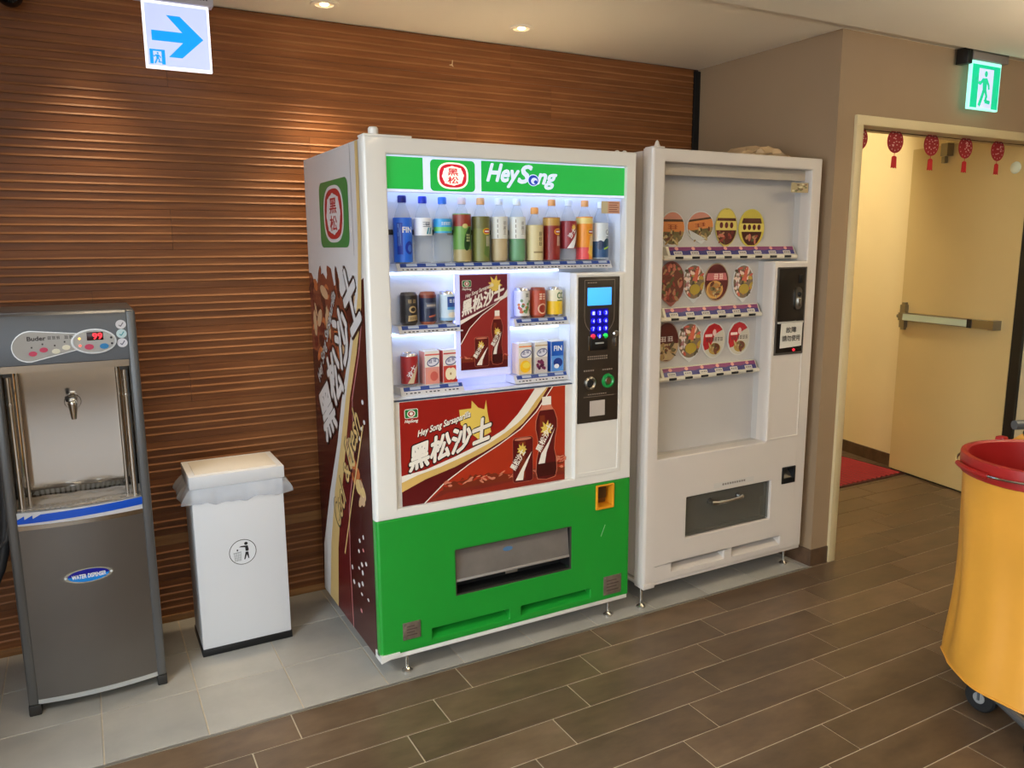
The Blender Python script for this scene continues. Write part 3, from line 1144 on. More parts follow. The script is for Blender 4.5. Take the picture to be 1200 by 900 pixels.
P = Art()
PX0, PX1, PZ0, PZ1 = 0.984, 1.655, 0.633, 1.005
P.rect(PX0, PZ0, PX1, PZ1, p_red, 0)
line = [(1.068, 0.633), (1.146, 0.696), (1.245, 0.752), (1.365, 0.807), (1.458, 0.857), (1.527, 0.916), (1.598, 1.005)]
P.poly(line + [(PX1, PZ1), (PX1, PZ0)], p_orange, 1)
gold = [(PX0, 0.686), (1.073, 0.72), (1.187, 0.749), (1.305, 0.79), (1.402, 0.833), (1.47, 0.878), (1.527, 0.933), (1.580, 1.005)]
P.poly(gold + line[::-1] + [(PX0, PZ0)], p_maroon, 2)
P.poly([(1.075, PZ0), (1.13, 0.668), (1.2, 0.684), (1.3, 0.676), (1.42, 0.690), (PX1, 0.680), (PX1, PZ0)], p_splash2, 2)
P.poly([(1.075, PZ0), (1.16, 0.658), (1.3, 0.652), (1.45, 0.662), (PX1, 0.655), (PX1, PZ0)], M('poster_rust', (138, 42, 28), 0.3), 2)
swT = [(PX0, 0.744), (1.074, 0.755), (1.188, 0.787), (1.305, 0.826), (1.39, 0.865), (1.446, 0.914), (1.49, 0.965), (1.521, 1.005)]
swB = [(1.572, 1.005), (1.527, 0.961), (1.489, 0.915), (1.446, 0.881), (1.39, 0.849), (1.329, 0.82), (1.246, 0.79), (1.13, 0.757), (1.046, 0.74), (PX0, 0.72)]
P.poly(swB[::-1] + gold[::-1], p_gold, 3)
P.poly(swT + swB, p_white, 4)
P.stroke(line, 0.004, p_white, 4)
splash(P, 1.14, 1.42, 0.690, 0.024, 3, 3)
splash(P, 1.40, 1.655, 0.684, 0.016, 3, 6)
splash(P, 1.615, 1.650, 0.72, 0.022, 3, 5)
P.poly([(1.208, 0.956), (1.256, 0.957), (1.258, 0.985), (1.284, 0.957), (1.308, 0.948), (1.316, 0.982), (1.321, 0.937), (1.335, 0.861), (1.282, 0.84), (1.213, 0.902)], p_sun, 4)
P.text('黑松沙士', 1.012, 0.752, 0.325, 0.092, p_dark, 5, slant=0.25, bold=0.075, shear=0.1)
P.text('黑松沙士', 1.014, 0.7545, 0.320, 0.089, p_white, 6, slant=0.25, bold=0.04, shear=0.1)
P.text('Hey Song Sarsaparilla', 1.049, 0.868, 0.204, 0.029, p_dark, 5, slant=0.25, bold=0.07, shear=0.25)
P.text('Hey Song Sarsaparilla', 1.048, 0.870, 0.204, 0.029, p_white, 6, slant=0.25, bold=0.03, shear=0.25)
small_logo(P, 1.026, 0.962, 0.05, 4)
pic_can(P, 1.425, 0.652, 1.511, 0.825, 6)
pic_bottle(P, 1.524, 0.647, 1.619, 0.970, 6)
P.build('sarsaparilla_poster', v1, on_front(0.0335))
MB().box(WX0, NX, 0.0345, 0.042, 0.632, 1.007).build('poster_backing', m_white, v1, smooth=False)
MB().box(WX0 + 0.002, NX - 0.004, 0.033, 0.046, 1.0075, 1.0115).build('poster_top_edge', M('dark_edge', (40, 60, 90), 0.4), v1, smooth=False)

Q = Art()
QX0, QX1, QZ0, QZ1 = 1.232, 1.422, 1.092, 1.431
m_r2 = M('card_red', (150, 44, 40), 0.35)
m_r3 = M('card_wine', (112, 36, 52), 0.35)
Q.rect(QX0, QZ0, QX1, QZ1, m_r3, 0)
ql = [(QX0, 1.186), (1.269, 1.243), (1.317, 1.287), (1.38, 1.327), (QX1, 1.367)]
Q.poly(ql + [(QX1, QZ0), (QX0, QZ0)], m_r2, 1)
Q.rect(QX0, QZ0, QX1, 1.120, p_maroon, 2)
Q.poly([(QX0, 1.253), (1.245, 1.262)] + [(1.341, 1.312), (1.409, 1.348), (QX1, 1.372)] + ql[::-1], p_maroon, 2)
Q.poly([(QX0, 1.271), (1.317, 1.304), (1.39, 1.336), (QX1, 1.378), (QX1, 1.350), (1.341, 1.312), (QX0, 1.256)], p_white, 3)
Q.stroke(ql, 0.003, p_white, 3)
sun(Q, 1.372, 1.392, 0.03, 3)
Q.text('黑松沙士', 1.239, 1.285, 0.168, 0.052, p_white, 4, slant=0.36, bold=0.04, shear=0.1)
Q.text('Hey Song Sarsaparilla', 1.253, 1.345, 0.112, 0.017, p_white, 4, slant=0.36, bold=0.02, shear=0.2)
small_logo(Q, 1.259, 1.400, 0.036, 3)
splash(Q, QX0, QX1, 1.135, 0.014, 2, 8)
pic_can(Q, 1.287, 1.102, 1.343, 1.208, 5)
pic_bottle(Q, 1.355, 1.103, 1.402, 1.301, 5)
Q.build('centre_poster', v1, on_front(0.0615))
MB().box(QX0, QX1, 0.0617, 0.0665, QZ0, QZ1).build('centre_poster_board', M('poster_board', (220, 222, 235), 0.4), v1, smooth=False)
MB().box(1.218, 1.437, 0.070, 0.076, 1.062, 1.4345).build('poster_light_guide', M('frosted_sheet', (196, 200, 240), 0.3, emit=0.35), v1, smooth=False)

# ---- coin panel
m_coin = M('brown_black_panel', (52, 44, 36), 0.32)
mold = frame_panel([1.692, 1.7, 1.893, 1.91], [0.634, 0.651, 1.416, 1.4265], lambda x, z: not (1.7 < x < 1.893 and 0.651 < z < 1.416), FY - 0.003, FY + 0.004, bev=0.002)
MB().bm(mold).build('coin_panel_rim', m_white, v1, angle=20)
panel = MB().box(1.702, 1.892, FY - 0.004, FY + 0.004, 0.85, 1.414, bev=0.003).build('coin_panel', m_coin, v1)
PY = FY - 0.0045
K = Art()
m_line = M('panel_line_grey', (140, 128, 116), 0.4)
m_lcd = M('lcd_blue', (70, 170, 255), 0.3, emit=0.75)
arc = [(1.729, 1.402), (1.729, 1.262)] + [(1.798 - 0.069 * math.cos(a), 1.262 - 0.068 * math.sin(a)) for a in [PI * k / 12 for k in range(1, 12)]] + [(1.867, 1.262), (1.867, 1.402), (1.729, 1.402)]
K.stroke(arc, 0.002, m_line, 0)
for (u, v, n, w) in ((1.742, 1.392, 4, 0.009), (1.742, 0.0, 0, 0)):
    for k in range(n):
        K.rect(u + k * 0.011, v - 0.002, u + k * 0.011 + w, v + 0.002, m_line, 0)
for r_ in range(2):
    for k in range(10):
        K.rect(1.745 + k * 0.0095, 1.107 - 0.009 * r_, 1.745 + k * 0.0095 + 0.0065, 1.112 - 0.009 * r_, m_line, 0)
for k in range(5):
    K.rect(1.728 + k * 0.010, 1.053, 1.728 + k * 0.010 + 0.007, 1.059, m_line, 0)
    K.rect(1.815 + k * 0.010, 1.053, 1.815 + k * 0.010 + 0.007, 1.058, m_line, 0)
for k in range(9):
    K.rect(1.748 + k * 0.010, 0.960, 1.748 + k * 0.010 + 0.007, 0.964, m_line, 0)
K.rect(1.727, 0.952, 1.872, 0.9535, m_line, 0)
K.build('panel_markings', panel, on_front(PY))['kind'] = 'stuff'
MB().box(1.742, 1.852, PY - 0.002, PY + 0.001, 1.306, 1.373, bev=0.001).build('lcd_screen', m_lcd, panel)
m_key = M('lit_blue_key', (14, 10, 210), 0.3, emit=0.8)
m_keyr = M('lit_red_key', (230, 50, 80), 0.3, emit=0.6)
m_keyg = M('lit_green_key', (40, 214, 90), 0.3, emit=0.6)
m_keyw = M('key_digit', (190, 200, 255), 0.3, emit=0.7)
for r_ in range(4):
    for c_ in range(3):
        u, v = 1.768 + 0.029 * c_, 1.277 - 0.030 * r_
        mk = m_key
        if r_ == 3 and c_ == 0:
            mk = m_keyr
        if r_ == 3 and c_ == 2:
            mk = m_keyg
        rr = 0.0105
        key = MB()
        key.lathe([(0.0, -0.005), (rr * 0.85, -0.005), (rr, -0.003), (rr, 0.0)], (u, PY, v), 16, axis='y')
        ko = key.build('keypad_key', mk, panel)
MB().box(1.756, 1.838, PY - 0.0006, PY, 1.195, 1.293).build('keypad_backlight', M('keypad_glow', (8, 6, 120), 0.3, emit=0.5), panel, smooth=False)
kd = Art()
for r_ in range(4):
    for c_ in range(3):
        if r_ == 3 and c_ != 1:
            continue
        kd.text('123456789*0#'[r_ * 3 + c_], 1.764 + 0.029 * c_, 1.271 - 0.030 * r_, 0.007, 0.012, m_keyw, 0, bold=0.03)
kd.build('key_digits', panel, on_front(PY - 0.0056))
bn = MB()
bn.box(1.757, 1.835, PY - 0.005, PY, 1.135, 1.188, bev=0.003)
bn.build('bill_slot', m_black, panel)
MB().box(1.776, 1.815, PY - 0.008, PY - 0.004, 1.158, 1.164, bev=0.001).build('bill_slot_light', M('slot_grey', (170, 170, 165), 0.3), panel)
MB().box(1.747, 1.754, PY - 0.003, PY, 1.135, 1.190, bev=0.001).build('bill_slot_edge', m_steel, panel)
MB().lathe([(0.0, -0.008), (0.010, -0.008), (0.013, -0.004), (0.013, 0.0)], (1.874, PY, 1.193), 16, axis='y').build('lock', m_chrome, panel)
MB().box(1.869, 1.876, PY - 0.006, PY, 1.145, 1.178, bev=0.002).build('lock_tab', m_chrome, panel)
MB().lathe([(0.012, -0.004), (0.02, -0.010), (0.026, -0.006), (0.027, 0.0)], (1.757, PY, 1.007), 22, axis='y').build('coin_bezel', m_steel, panel)
MB().lathe([(0.0, -0.014), (0.014, -0.012), (0.017, -0.005), (0.017, 0.0)], (1.752, PY, 1.008), 18, axis='y').build('coin_knob', m_dark, panel)
MB().lathe([(0.015, -0.004), (0.02, -0.011), (0.026, -0.009), (0.029, 0.0)], (1.841, PY, 1.010), 24, axis='y').build('green_ring', M('green_ring_plastic', (30, 130, 60), 0.25, emit=0.12), panel)
MB().lathe([(0.0, -0.007), (0.012, -0.007), (0.016, -0.003), (0.016, 0.0)], (1.841, PY, 1.010), 18, axis='y').build('ring_button', m_steel, panel)
MB().box(1.757, 1.828, PY - 0.001, PY, 0.875, 0.936).build('blank_card', M('blank_card_paper', (188, 178, 170), 0.6), panel, smooth=False)

# ---- delivery flap, coin return, plates
dt = MB()
dt.box(CX0 - 0.002, CX1 + 0.002, 0.100, 0.107, CZ0 - 0.002, CZ1 + 0.002)
dt.box(CX0 - 0.001, CX0 + 0.001, FY + 0.012, 0.101, CZ0, CZ1)
dt.box(CX1 - 0.001, CX1 + 0.001, FY + 0.012, 0.101, CZ0, CZ1)
dt.box(CX0, CX1, FY + 0.012, 0.101, CZ0 - 0.001, CZ0 + 0.001)
dt.box(CX0, CX1, FY + 0.012, 0.101, CZ1 - 0.001, CZ1 + 0.001)
dt.build('delivery_chute', m_dark, v1, smooth=False)
m_flap = M('scuffed_grey_flap', (112, 106, 100), 0.4, var=0.12, scale=14, bump=0.05)
fl = MB()
z_a, z_b = CZ0 + 0.052, CZ1 - 0.004
fl.add([(CX0 + 0.004, FY + 0.010, z_a), (CX1 - 0.004, FY + 0.010, z_a), (CX1 - 0.004, FY + 0.026, z_b), (CX0 + 0.004, FY + 0.026, z_b),
        (CX0 + 0.004, FY + 0.016, z_a), (CX1 - 0.004, FY + 0.016, z_a), (CX1 - 0.004, FY + 0.032, z_b), (CX0 + 0.004, FY + 0.032, z_b)],
       [(0, 1, 2, 3), (7, 6, 5, 4), (0, 4, 5, 1), (3, 2, 6, 7), (0, 3, 7, 4), (1, 5, 6, 2)])
flap = fl.build('delivery_flap', m_flap, v1, smooth=False)
MB().box(CX0 + 0.004, CX1 - 0.004, FY + 0.008, FY + 0.018, z_a - 0.004, z_a + 0.006, bev=0.002).build('flap_edge', M('flap_edge_grey', (150, 144, 138), 0.35), flap)
fs = Art()
fs.ell(1.405, 0.395, 0.022, 0.009, M('worn_blue_sticker', (70, 112, 150), 0.5), 0, n=9)
fs.build('worn_sticker', flap, lambda u, v, e: (u, FY + 0.010 + 0.016 * (v - z_a) / (z_b - z_a) - 0.0006, v))
MB().box(1.40, 1.452, FY + 0.03, FY + 0.034, CZ0 + 0.028, CZ0 + 0.044).build('chute_label', M('chute_label_grey', (120, 112, 100), 0.5), v1, smooth=False)
rim = frame_panel([CX0 - 0.001, CX0 + 0.0025, CX1 - 0.0025, CX1 + 0.001], [CZ0 - 0.001, CZ0 + 0.0025, CZ1 - 0.0025, CZ1 + 0.001],
                  lambda x, z: not (CX0 + 0.0025 < x < CX1 - 0.0025 and CZ0 + 0.0025 < z < CZ1 - 0.0025), FY + 0.002, FY + 0.012, bev=0.0)
MB().bm(rim).build('delivery_rim', M('worn_metal_rim', (92, 90, 80), 0.4, 0.6), v1, smooth=False)
m_or = M('orange_plastic', (226, 150, 30), 0.4)
cr_ = MB()
cr_.bm(frame_panel([RX0 - 0.003, RX0 + 0.007, RX1 - 0.007, RX1 + 0.003], [RZ0 - 0.003, RZ0 + 0.009, RZ1 - 0.005, RZ1 + 0.002],
                   lambda x, z: not (RX0 + 0.007 < x < RX1 - 0.007 and RZ0 + 0.009 < z < RZ1 - 0.005), FY - 0.006, FY + 0.05, bev=0.004))
cup = cr_.build('coin_return', m_or, v1, angle=20)
MB().box(RX0, RX1, FY + 0.045, FY + 0.05, RZ0, RZ1).build('coin_return_back', M('orange_dark_plastic', (120, 74, 22), 0.5), cup, smooth=False)
MB().box(RX0 + 0.02, RX1 - 0.02, FY + 0.02, FY + 0.043, RZ0 + 0.035, RZ1 - 0.01, bev=0.003).build('coin_return_gate', M('smoked_gate', (70, 46, 20), 0.4), cup)
m_plate = M('etched_plate', (132, 118, 106), 0.4, 0.5, var=0.15, scale=40)
for (a, b, c, d) in ((0.966, 1.034, 0.140, 0.205), (1.838, 1.926, 0.112, 0.193)):
    pl_ = MB().box(a, b, FY - 0.0025, FY + 0.002, c, d, bev=0.001).build('rating_plate', m_plate, v1)
    for xx in (a + 0.006, b - 0.006):
        for zz in (c + 0.006, d - 0.006):
            MB().lathe([(0.0, -0.003), (0.003, -0.002), (0.0035, 0.0)], (xx, FY - 0.0025, zz), 10, axis='y').build('rivet', m_steel, pl_)
    pa = Art()
    for k in range(4):
        pa.rect(a + 0.014, c + (d - c) * (0.22 + 0.17 * k), b - 0.014 - 0.01 * (k % 2), c + (d - c) * (0.22 + 0.17 * k) + 0.004, M('plate_print', (84, 66, 60), 0.5), 0)
    pa.build('plate_print', pl_, on_front(FY - 0.0028))
sc_ = Art()
sc_.stroke([(1.822, 0.372), (1.842, 0.418)], 0.003, M('scratch', (150, 200, 150), 0.5), 0)
sc_.build('scratch_mark', v1, on_front(FY - 0.0003))

# ---- printed left side: u = -y
S = Art()
s_white = M('side_print_white', (216, 214, 214), 0.3)
s_mar = M('side_print_maroon', (62, 14, 16), 0.25)
s_mar2 = M('side_print_wine', (92, 22, 26), 0.25)
s_brown = M('side_print_cola', (128, 62, 42), 0.25)
s_cream = M('side_print_froth', (206, 170, 132), 0.25)
s_gold = M('side_print_gold', (214, 184, 122), 0.3)
s_pink = M('side_print_pink', (196, 130, 130), 0.3)
s_black = M('side_print_black', (24, 14, 14), 0.3)
s_green = M('side_print_green', (46, 130, 64), 0.3)
s_red = M('side_print_red', (176, 32, 38), 0.3)
s_ice = M('side_print_ice', (196, 110, 62), 0.25)
SB, SF = 0.772, 0.072
ZB, ZT = Z0 - 0.008, Z1 - 0.008


def Y(pts):
    return [(-y, z) for y, z in pts]


S.rect(-SB, ZB, -SF, ZT, s_white, 0)
# dark cola field on both sides of the swoosh
top = Y([(SB, 1.43), (0.735, 1.428), (0.70, 1.40), (0.656, 1.386), (0.62, 1.42), (0.566, 1.433), (0.52, 1.41), (0.485, 1.46), (0.453, 1.452), (0.42, 1.39), (0.374, 1.396), (0.337, 1.357), (0.25, 1.33), (0.16, 1.40), (SF, 1.43)])
S.poly([(-SB, ZB)] + [(-SF, ZB)] + top[::-1], s_mar, 1)
S.poly([(-SB, 1.12)] + [(-0.25, 1.06), (-0.2, 1.2)] + top[:12][::-1], s_brown, 2)
rnd = random.Random(11)
for k in range(46):
    u, v = -(0.36 + 0.4 * rnd.random()), 1.10 + 0.31 * rnd.random()
    S.ell(u, v, 0.018 + 0.045 * rnd.random(), 0.008 + 0.02 * rnd.random(), [s_cream, s_mar2, s_brown, s_mar, s_ice][k % 5], 3 + k % 2, n=10, rot=rnd.random() * 3)
for k in range(14):
    u, v = -(0.10 + 0.08 * rnd.random()), 1.10 + 0.3 * rnd.random()
    S.ell(u, v, 0.012 + 0.02 * rnd.random(), 0.008 + 0.02 * rnd.random(), [s_cream, s_mar2, s_brown][k % 3], 3, n=10, rot=rnd.random() * 3)
gl = [(0.112, ZT), (0.112, 1.70), (0.113, 1.557), (0.137, 1.367), (0.226, 1.179), (0.338, 0.963), (0.420, 0.788), (0.533, 0.569), (0.624, 0.318), (0.675, ZB)]
gr = [(0.080, ZT), (0.078, 1.70), (0.078, 1.556), (0.105, 1.331), (0.175, 1.168), (0.278, 0.99), (0.345, 0.815), (0.456, 0.541), (0.519, 0.333), (0.555, ZB)]
wl_ = [(0.142, 1.60), (0.17, 1.36), (0.262, 1.17), (0.385, 0.963), (0.465, 0.782), (0.604, 0.549), (0.738, 0.279), (0.786 - 0.02, ZB)]
S.poly(Y([(0.128, 1.62)] + gl[2:] + wl_[::-1]), s_white, 5)
S.poly(Y(gl + gr[::-1]), s_gold, 6)
S.poly(Y(gr[3:] + [(SF, ZB), (SF, 1.36)]), s_mar, 5)
pk = Y([(0.10, 1.30), (0.155, 1.16), (0.25, 0.99), (0.261, 0.752), (0.345, 0.55), (0.361, 0.33), (0.351, ZB)])
S.poly(Y(gr[4:]) + pk[::-1][:5] + [(-0.155, 1.16)], s_mar2, 6)
S.stroke(pk, 0.007, s_pink, 7)
# ice splash and bubbles
for k in range(26):
    t = rnd.random()
    u, v = -(0.30 - 0.16 * t + 0.05 * rnd.random()), 0.80 - 0.22 * t * (0.6 + 0.4 * rnd.random())
    S.ell(u, v, 0.010 + 0.022 * rnd.random(), 0.012 + 0.03 * rnd.random(), [s_ice, s_cream, s_brown, s_gold][k % 4], 7 + k % 2, n=9, rot=rnd.random() * 3)
for y, z in [(0.228, 0.462), (0.183, 0.49), (0.242, 0.417), (0.189, 0.438), (0.248, 0.348), (0.211, 0.375), (0.162, 0.395), (0.206, 0.345), (0.333, 0.321), (0.319, 0.267), (0.256, 0.278), (0.212, 0.299), (0.226, 0.253), (0.151, 0.26), (0.24, 0.181), (0.15, 0.9), (0.12, 0.93), (0.18, 0.86), (0.13, 1.0)]:
    S.ell(-y, z, 0.008 + 0.006 * rnd.random(), 0.006 + 0.004 * rnd.random(), s_white if rnd.random() > 0.3 else s_pink, 8, n=10)
# lettering
for bold, mat, L in ((0.085, s_black, 9), (0.035, s_white, 10)):
    for ch, (y, zc, w, h) in zip('黑松沙士', ((0.582, 0.885, 0.19, 0.19), (0.462, 1.045, 0.17, 0.19), (0.345, 1.205, 0.17, 0.20), (0.222, 1.352, 0.15, 0.22))):
        rot = 0.55
        u0 = -y - (w / 2) * math.cos(rot) + (h / 2) * math.sin(rot)
        v0 = zc - (w / 2) * math.sin(rot) - (h / 2) * math.cos(rot)
        S.text(ch, u0, v0, w, h, mat, L, rot=rot, bold=bold)
S.text('Hey Song Sarsaparilla', -0.665, 0.98, 0.46, 0.060, s_black, 9, rot=0.93, shear=0.3, bold=0.05)
S.text('Hey Song Sarsaparilla', -0.663, 0.982, 0.455, 0.055, s_white, 10, rot=0.93, shear=0.3, bold=0.01)
for mat, L, b, dx in ((s_black, 9, 0.05, 0.004), (s_gold, 10, 0.012, 0.0)):
    S.text('Cool', -0.485 - dx, 0.43 - dx, 0.205, 0.105, mat, L, rot=0.93, shear=0.4, bold=b)
    S.text('&', -0.345 - dx, 0.648 - dx, 0.07, 0.075, mat, L, rot=0.93, bold=b)
    S.text('Fresh', -0.300 - dx, 0.715 - dx, 0.245, 0.105, mat, L, rot=0.93, shear=0.4, bold=b)
S.stroke(Y([(0.425, 0.345), (0.30, 0.60), (0.135, 0.915)]), 0.010, s_gold, 9)
logo(S, -0.385, 1.648, 0.36, 0.238, 5, s_green, s_white, s_red, s_red)
S.stroke(Y([(0.17, ZT), (0.165, 1.6), (0.16, 1.5)]), 0.003, M('side_print_grey', (150, 148, 150), 0.4), 5)
S.build('side_print', v1, lambda u, v, e: (X0 + 0.0055 - e, -u, v))

# ================================================================== drinks in the display
m_pet = glass_mat('clear_bottle_plastic', (246, 250, 255), 1.18, 0.08, 0.16)
BASE_Z = 1.4745


def wrap(r, cz=0.0):
    return lambda u, v, e: ((r + e) * math.sin(u / r), -(r + e) * math.cos(u / r), v + cz)


def dmat(c, rough=0.35):
    return M('print_%02x%02x%02x' % tuple(c), c, rough)


def bottle(label, x, capc, h, draw, body=None, lz=(0.03, 0.15), r=0.0315, liquid=None):
    t = thing('drink_bottle', label, 'bottle', (x, 0.0995, BASE_Z), 'bottles on the top shelf of the drinks machine')
    hb = h - 0.024
    prof = [(0.0, 0.004), (r * 0.72, 0.0), (r * 0.96, 0.005), (r, 0.014), (r, hb * 0.30), (r * 0.965, hb * 0.33), (r, hb * 0.37), (r, hb * 0.66), (r * 0.93, hb * 0.74), (r * 0.66, hb * 0.87), (0.0125, hb * 0.965), (0.0125, hb + 0.004)]
    MB().lathe(prof, (0, 0, 0), 24).build('bottle_body', body or m_pet, t, local=True)
    MB().lathe([(0.0, 0.0), (0.0145, 0.0), (0.0148, 0.002), (0.0148, 0.020), (0.0130, 0.0235), (0.0, 0.0235)], (0, 0, hb), 20).build('cap', dmat(capc), t, local=True)
    A = Art()
    W = PI * r * 0.98
    A.rect(-W, lz[0], W, lz[1], draw[0], 0)
    draw[1](A, W)
    A.build('label', t, wrap(r + 0.0006), du=0.006, local=True, eps=0.00018)
    if liquid:
        k = 0.95
        lp = [(q * k, zz) for q, zz in prof if zz < hb * 0.75]
        MB().lathe(lp, (0, 0, 0.001), 20).build('drink', liquid, t, local=True)
    return t


WHITE, NAVY = dmat((236, 238, 242)), dmat((18, 44, 130))


def d_fin(A, W):
    b2 = dmat((14, 52, 178))
    A.rect(-0.033, 0.03, -0.012, 0.135, dmat((20, 60, 190)), 1)
    A.text('FIN', -0.012, 0.103, 0.034, 0.018, WHITE, 2, bold=0.03)
    A.text('FIN', -0.030, 0.06, 0.012, 0.07, dmat((120, 160, 235)), 2, bold=0.02)
    A.ell(0.012, 0.052, 0.016, 0.022, b2, 1)
    A.ell(0.014, 0.05, 0.009, 0.012, dmat((70, 120, 225)), 2)


def d_water1(A, W):
    c = dmat((40, 150, 175))
    A.glyph(1, -0.006, 0.125, 0.022, 0.014, dmat((110, 120, 140)), 1, seed=84)
    for k, s in enumerate((0, 0.010)):
        A.poly([(0.0 + s, 0.098), (0.006 + s, 0.098), (0.012 + s, 0.120), (0.006 + s, 0.120)], c, 1)
    for k in range(3):
        A.rect(-0.012, 0.122 + 0.007 * k, 0.014, 0.1245 + 0.007 * k, dmat((120, 130, 140)), 1)


def d_water2(A, W):
    A.rect(-W, 0.108, W, 0.122, dmat((110, 200, 110)), 1)
    A.rect(-W, 0.122, W, 0.150, dmat((50, 160, 225)), 1)
    A.glyph(5, -0.018, 0.128, 0.036, 0.012, WHITE, 2, seed=88)


def d_green(A, W):
    A.rect(-W, 0.125, W, 0.165, dmat((150, 56, 40)), 1)
    A.rect(-W, 0.004, W, 0.045, dmat((176, 160, 110)), 1)
    A.ell(0.010, 0.082, 0.015, 0.042, dmat((24, 64, 26)), 2, rot=-0.2)
    A.glyph(2, 0.001, 0.07, 0.016, 0.03, dmat((200, 210, 150)), 3, seed=90)
    A.ell(-0.002, 0.126, 0.010, 0.008, dmat((200, 190, 120)), 2)


def lip(A, body2, L=1):
    A.poly([(-0.004, 0.028), (0.030, 0.004), (0.034, 0.06), (0.012, 0.12)], body2, L)
    A.ell(0.010, 0.108, 0.017, 0.012, dmat((236, 190, 50)), L + 1)
    A.rrect(-0.003, 0.101, 0.023, 0.115, 0.004, dmat((180, 24, 32)), L + 2)
    A.rect(0.000, 0.1055, 0.020, 0.1105, WHITE, L + 3)
    for k in range(3):
        A.rect(0.006 + 0.006 * k, 0.056, 0.009 + 0.006 * k, 0.092, dmat((222, 214, 196)), L + 2)


def d_lipg(A, W):
    lip(A, dmat((92, 120, 54)))
    A.rect(-W, 0.118, W, 0.160, dmat((112, 112, 60)), 1)


def d_lipr(A, W):
    lip(A, dmat((150, 56, 44)))
    A.rect(-W, 0.130, W, 0.158, dmat((190, 150, 70)), 1)


def d_lipo(A, W):
    lip(A, dmat((248, 208, 92)))
    A.rect(-W, 0.004, 0.0, 0.05, dmat((224, 80, 84)), 1)
    A.rect(-W, 0.138, W, 0.160, dmat((236, 214, 130)), 1)


def d_tea(A, W):
    A.text('茶', 0.0, 0.13, 0.014, 0.014, dmat((110, 104, 96)), 1)
    A.text('裏', 0.0, 0.114, 0.014, 0.014, dmat((110, 104, 96)), 1)
    A.text('王', 0.0, 0.098, 0.014, 0.014, dmat((110, 104, 96)), 1)
    for k in range(4):
        A.rect(-0.022, 0.085 + 0.018 * k, -0.019, 0.097 + 0.018 * k, dmat((130, 124, 116)), 1)


def d_oat(A, W):
    A.glyph(1, -0.002, 0.092, 0.018, 0.016, dmat((96, 82, 56)), 1, seed=73)
    A.glyph(1, -0.002, 0.074, 0.018, 0.016, dmat((96, 82, 56)), 1, seed=75)
    A.glyph(1, -0.002, 0.056, 0.018, 0.016, dmat((96, 82, 56)), 1, seed=5)
    A.rect(-0.02, 0.03, 0.02, 0.036, dmat((150, 130, 90)), 1)


def d_sar(A, W):
    A.poly([(-0.024, 0.052), (-0.006, 0.052), (0.030, 0.14), (0.026, 0.052)], dmat((70, 26, 26)), 1)
    A.poly([(-0.022, 0.047), (0.006, 0.047), (0.022, 0.09), (0.030, 0.12), (0.006, 0.085)], WHITE, 2)
    A.text('沙士', -0.006, 0.082, 0.038, 0.018, WHITE, 3, rot=0.95, bold=0.03)
    sun(A, 0.006, 0.124, 0.012, 2)


def d_cc(A, W):
    A.rect(-W, 0.01, W, 0.072, dmat((44, 84, 132)), 1)
    A.ell(0.012, 0.062, 0.018, 0.022, dmat((30, 66, 84)), 2)
    A.ell(-0.018, 0.058, 0.014, 0.018, dmat((30, 50, 90)), 2)
    A.poly([(-0.004, 0.04), (0.026, 0.05), (0.024, 0.056), (-0.004, 0.046)], dmat((180, 214, 60)), 3)
    A.text('Co', 0.004, 0.098, 0.024, 0.018, dmat((90, 100, 110)), 2)
    A.rect(0.006, 0.086, 0.024, 0.090, dmat((120, 128, 136)), 2)


BX = [1.040 + 0.0741 * i for i in range(12)]
bottle('blue sports drink bottle with navy cap, first from the left on the top shelf', BX[0], (24, 30, 128), 0.2265, (dmat((36, 112, 236)), d_fin), lz=(0.004, 0.152), body=None)
bottle('clear water bottle with blue cap and white label with two teal strokes', BX[1], (28, 58, 200), 0.2255, (WHITE, d_water1), lz=(0.093, 0.152))
bottle('clear water bottle with light blue cap and narrow blue and green band', BX[2], (44, 118, 228), 0.2245, (dmat((60, 170, 220)), d_water2), lz=(0.102, 0.150))
bottle('green tea bottle with red shoulder and dark green oval on its sleeve', BX[3], (226, 206, 206), 0.2255, (dmat((106, 158, 72)), d_green), lz=(0.004, 0.168), liquid=dmat((150, 140, 60)))
bottle('olive green tea bottle with tan cap and small red and yellow badge', BX[4], (226, 172, 116), 0.2255, (dmat((124, 130, 68)), d_lipg), lz=(0.004, 0.160), liquid=dmat((120, 110, 50)))
bottle('pale tea bottle with white label over straw coloured lower half', BX[5], (226, 232, 240), 0.2265, (dmat((216, 218, 210)), d_tea), lz=(0.082, 0.160), liquid=dmat((206, 172, 100)))
bottle('pale tea bottle with white label over bright green lower half', BX[6], (232, 238, 242), 0.2265, (dmat((222, 226, 220)), d_tea), lz=(0.082, 0.160), liquid=dmat((56, 158, 72)))
bottle('short cream coloured drink bottle with orange cap, lowest in the row', BX[7], (226, 156, 80), 0.1960, (dmat((216, 202, 154)), d_oat), lz=(0.004, 0.132), r=0.0325)
bottle('dark red tea bottle with orange cap and yellow shoulder', BX[8], (228, 160, 92), 0.2265, (dmat((138, 34, 30)), d_lipr), lz=(0.004, 0.160))
bottle('clear sarsaparilla bottle with white cap and slanting white stroke on red label', BX[9], (222, 232, 242), 0.2280, (dmat((148, 44, 54)), d_sar), lz=(0.045, 0.148))
bottle('orange and yellow fruit tea bottle with orange cap', BX[10], (230, 164, 98), 0.2265, (dmat((240, 152, 44)), d_lipo), lz=(0.004, 0.164))
bottle('white bottle with blue lower half, last on the right of the top shelf', BX[11], (232, 240, 246), 0.2215, (dmat((214, 224, 230)), d_cc), lz=(0.008, 0.142))

m_alu = M('can_aluminium', (205, 205, 208), 0.25, 1.0)


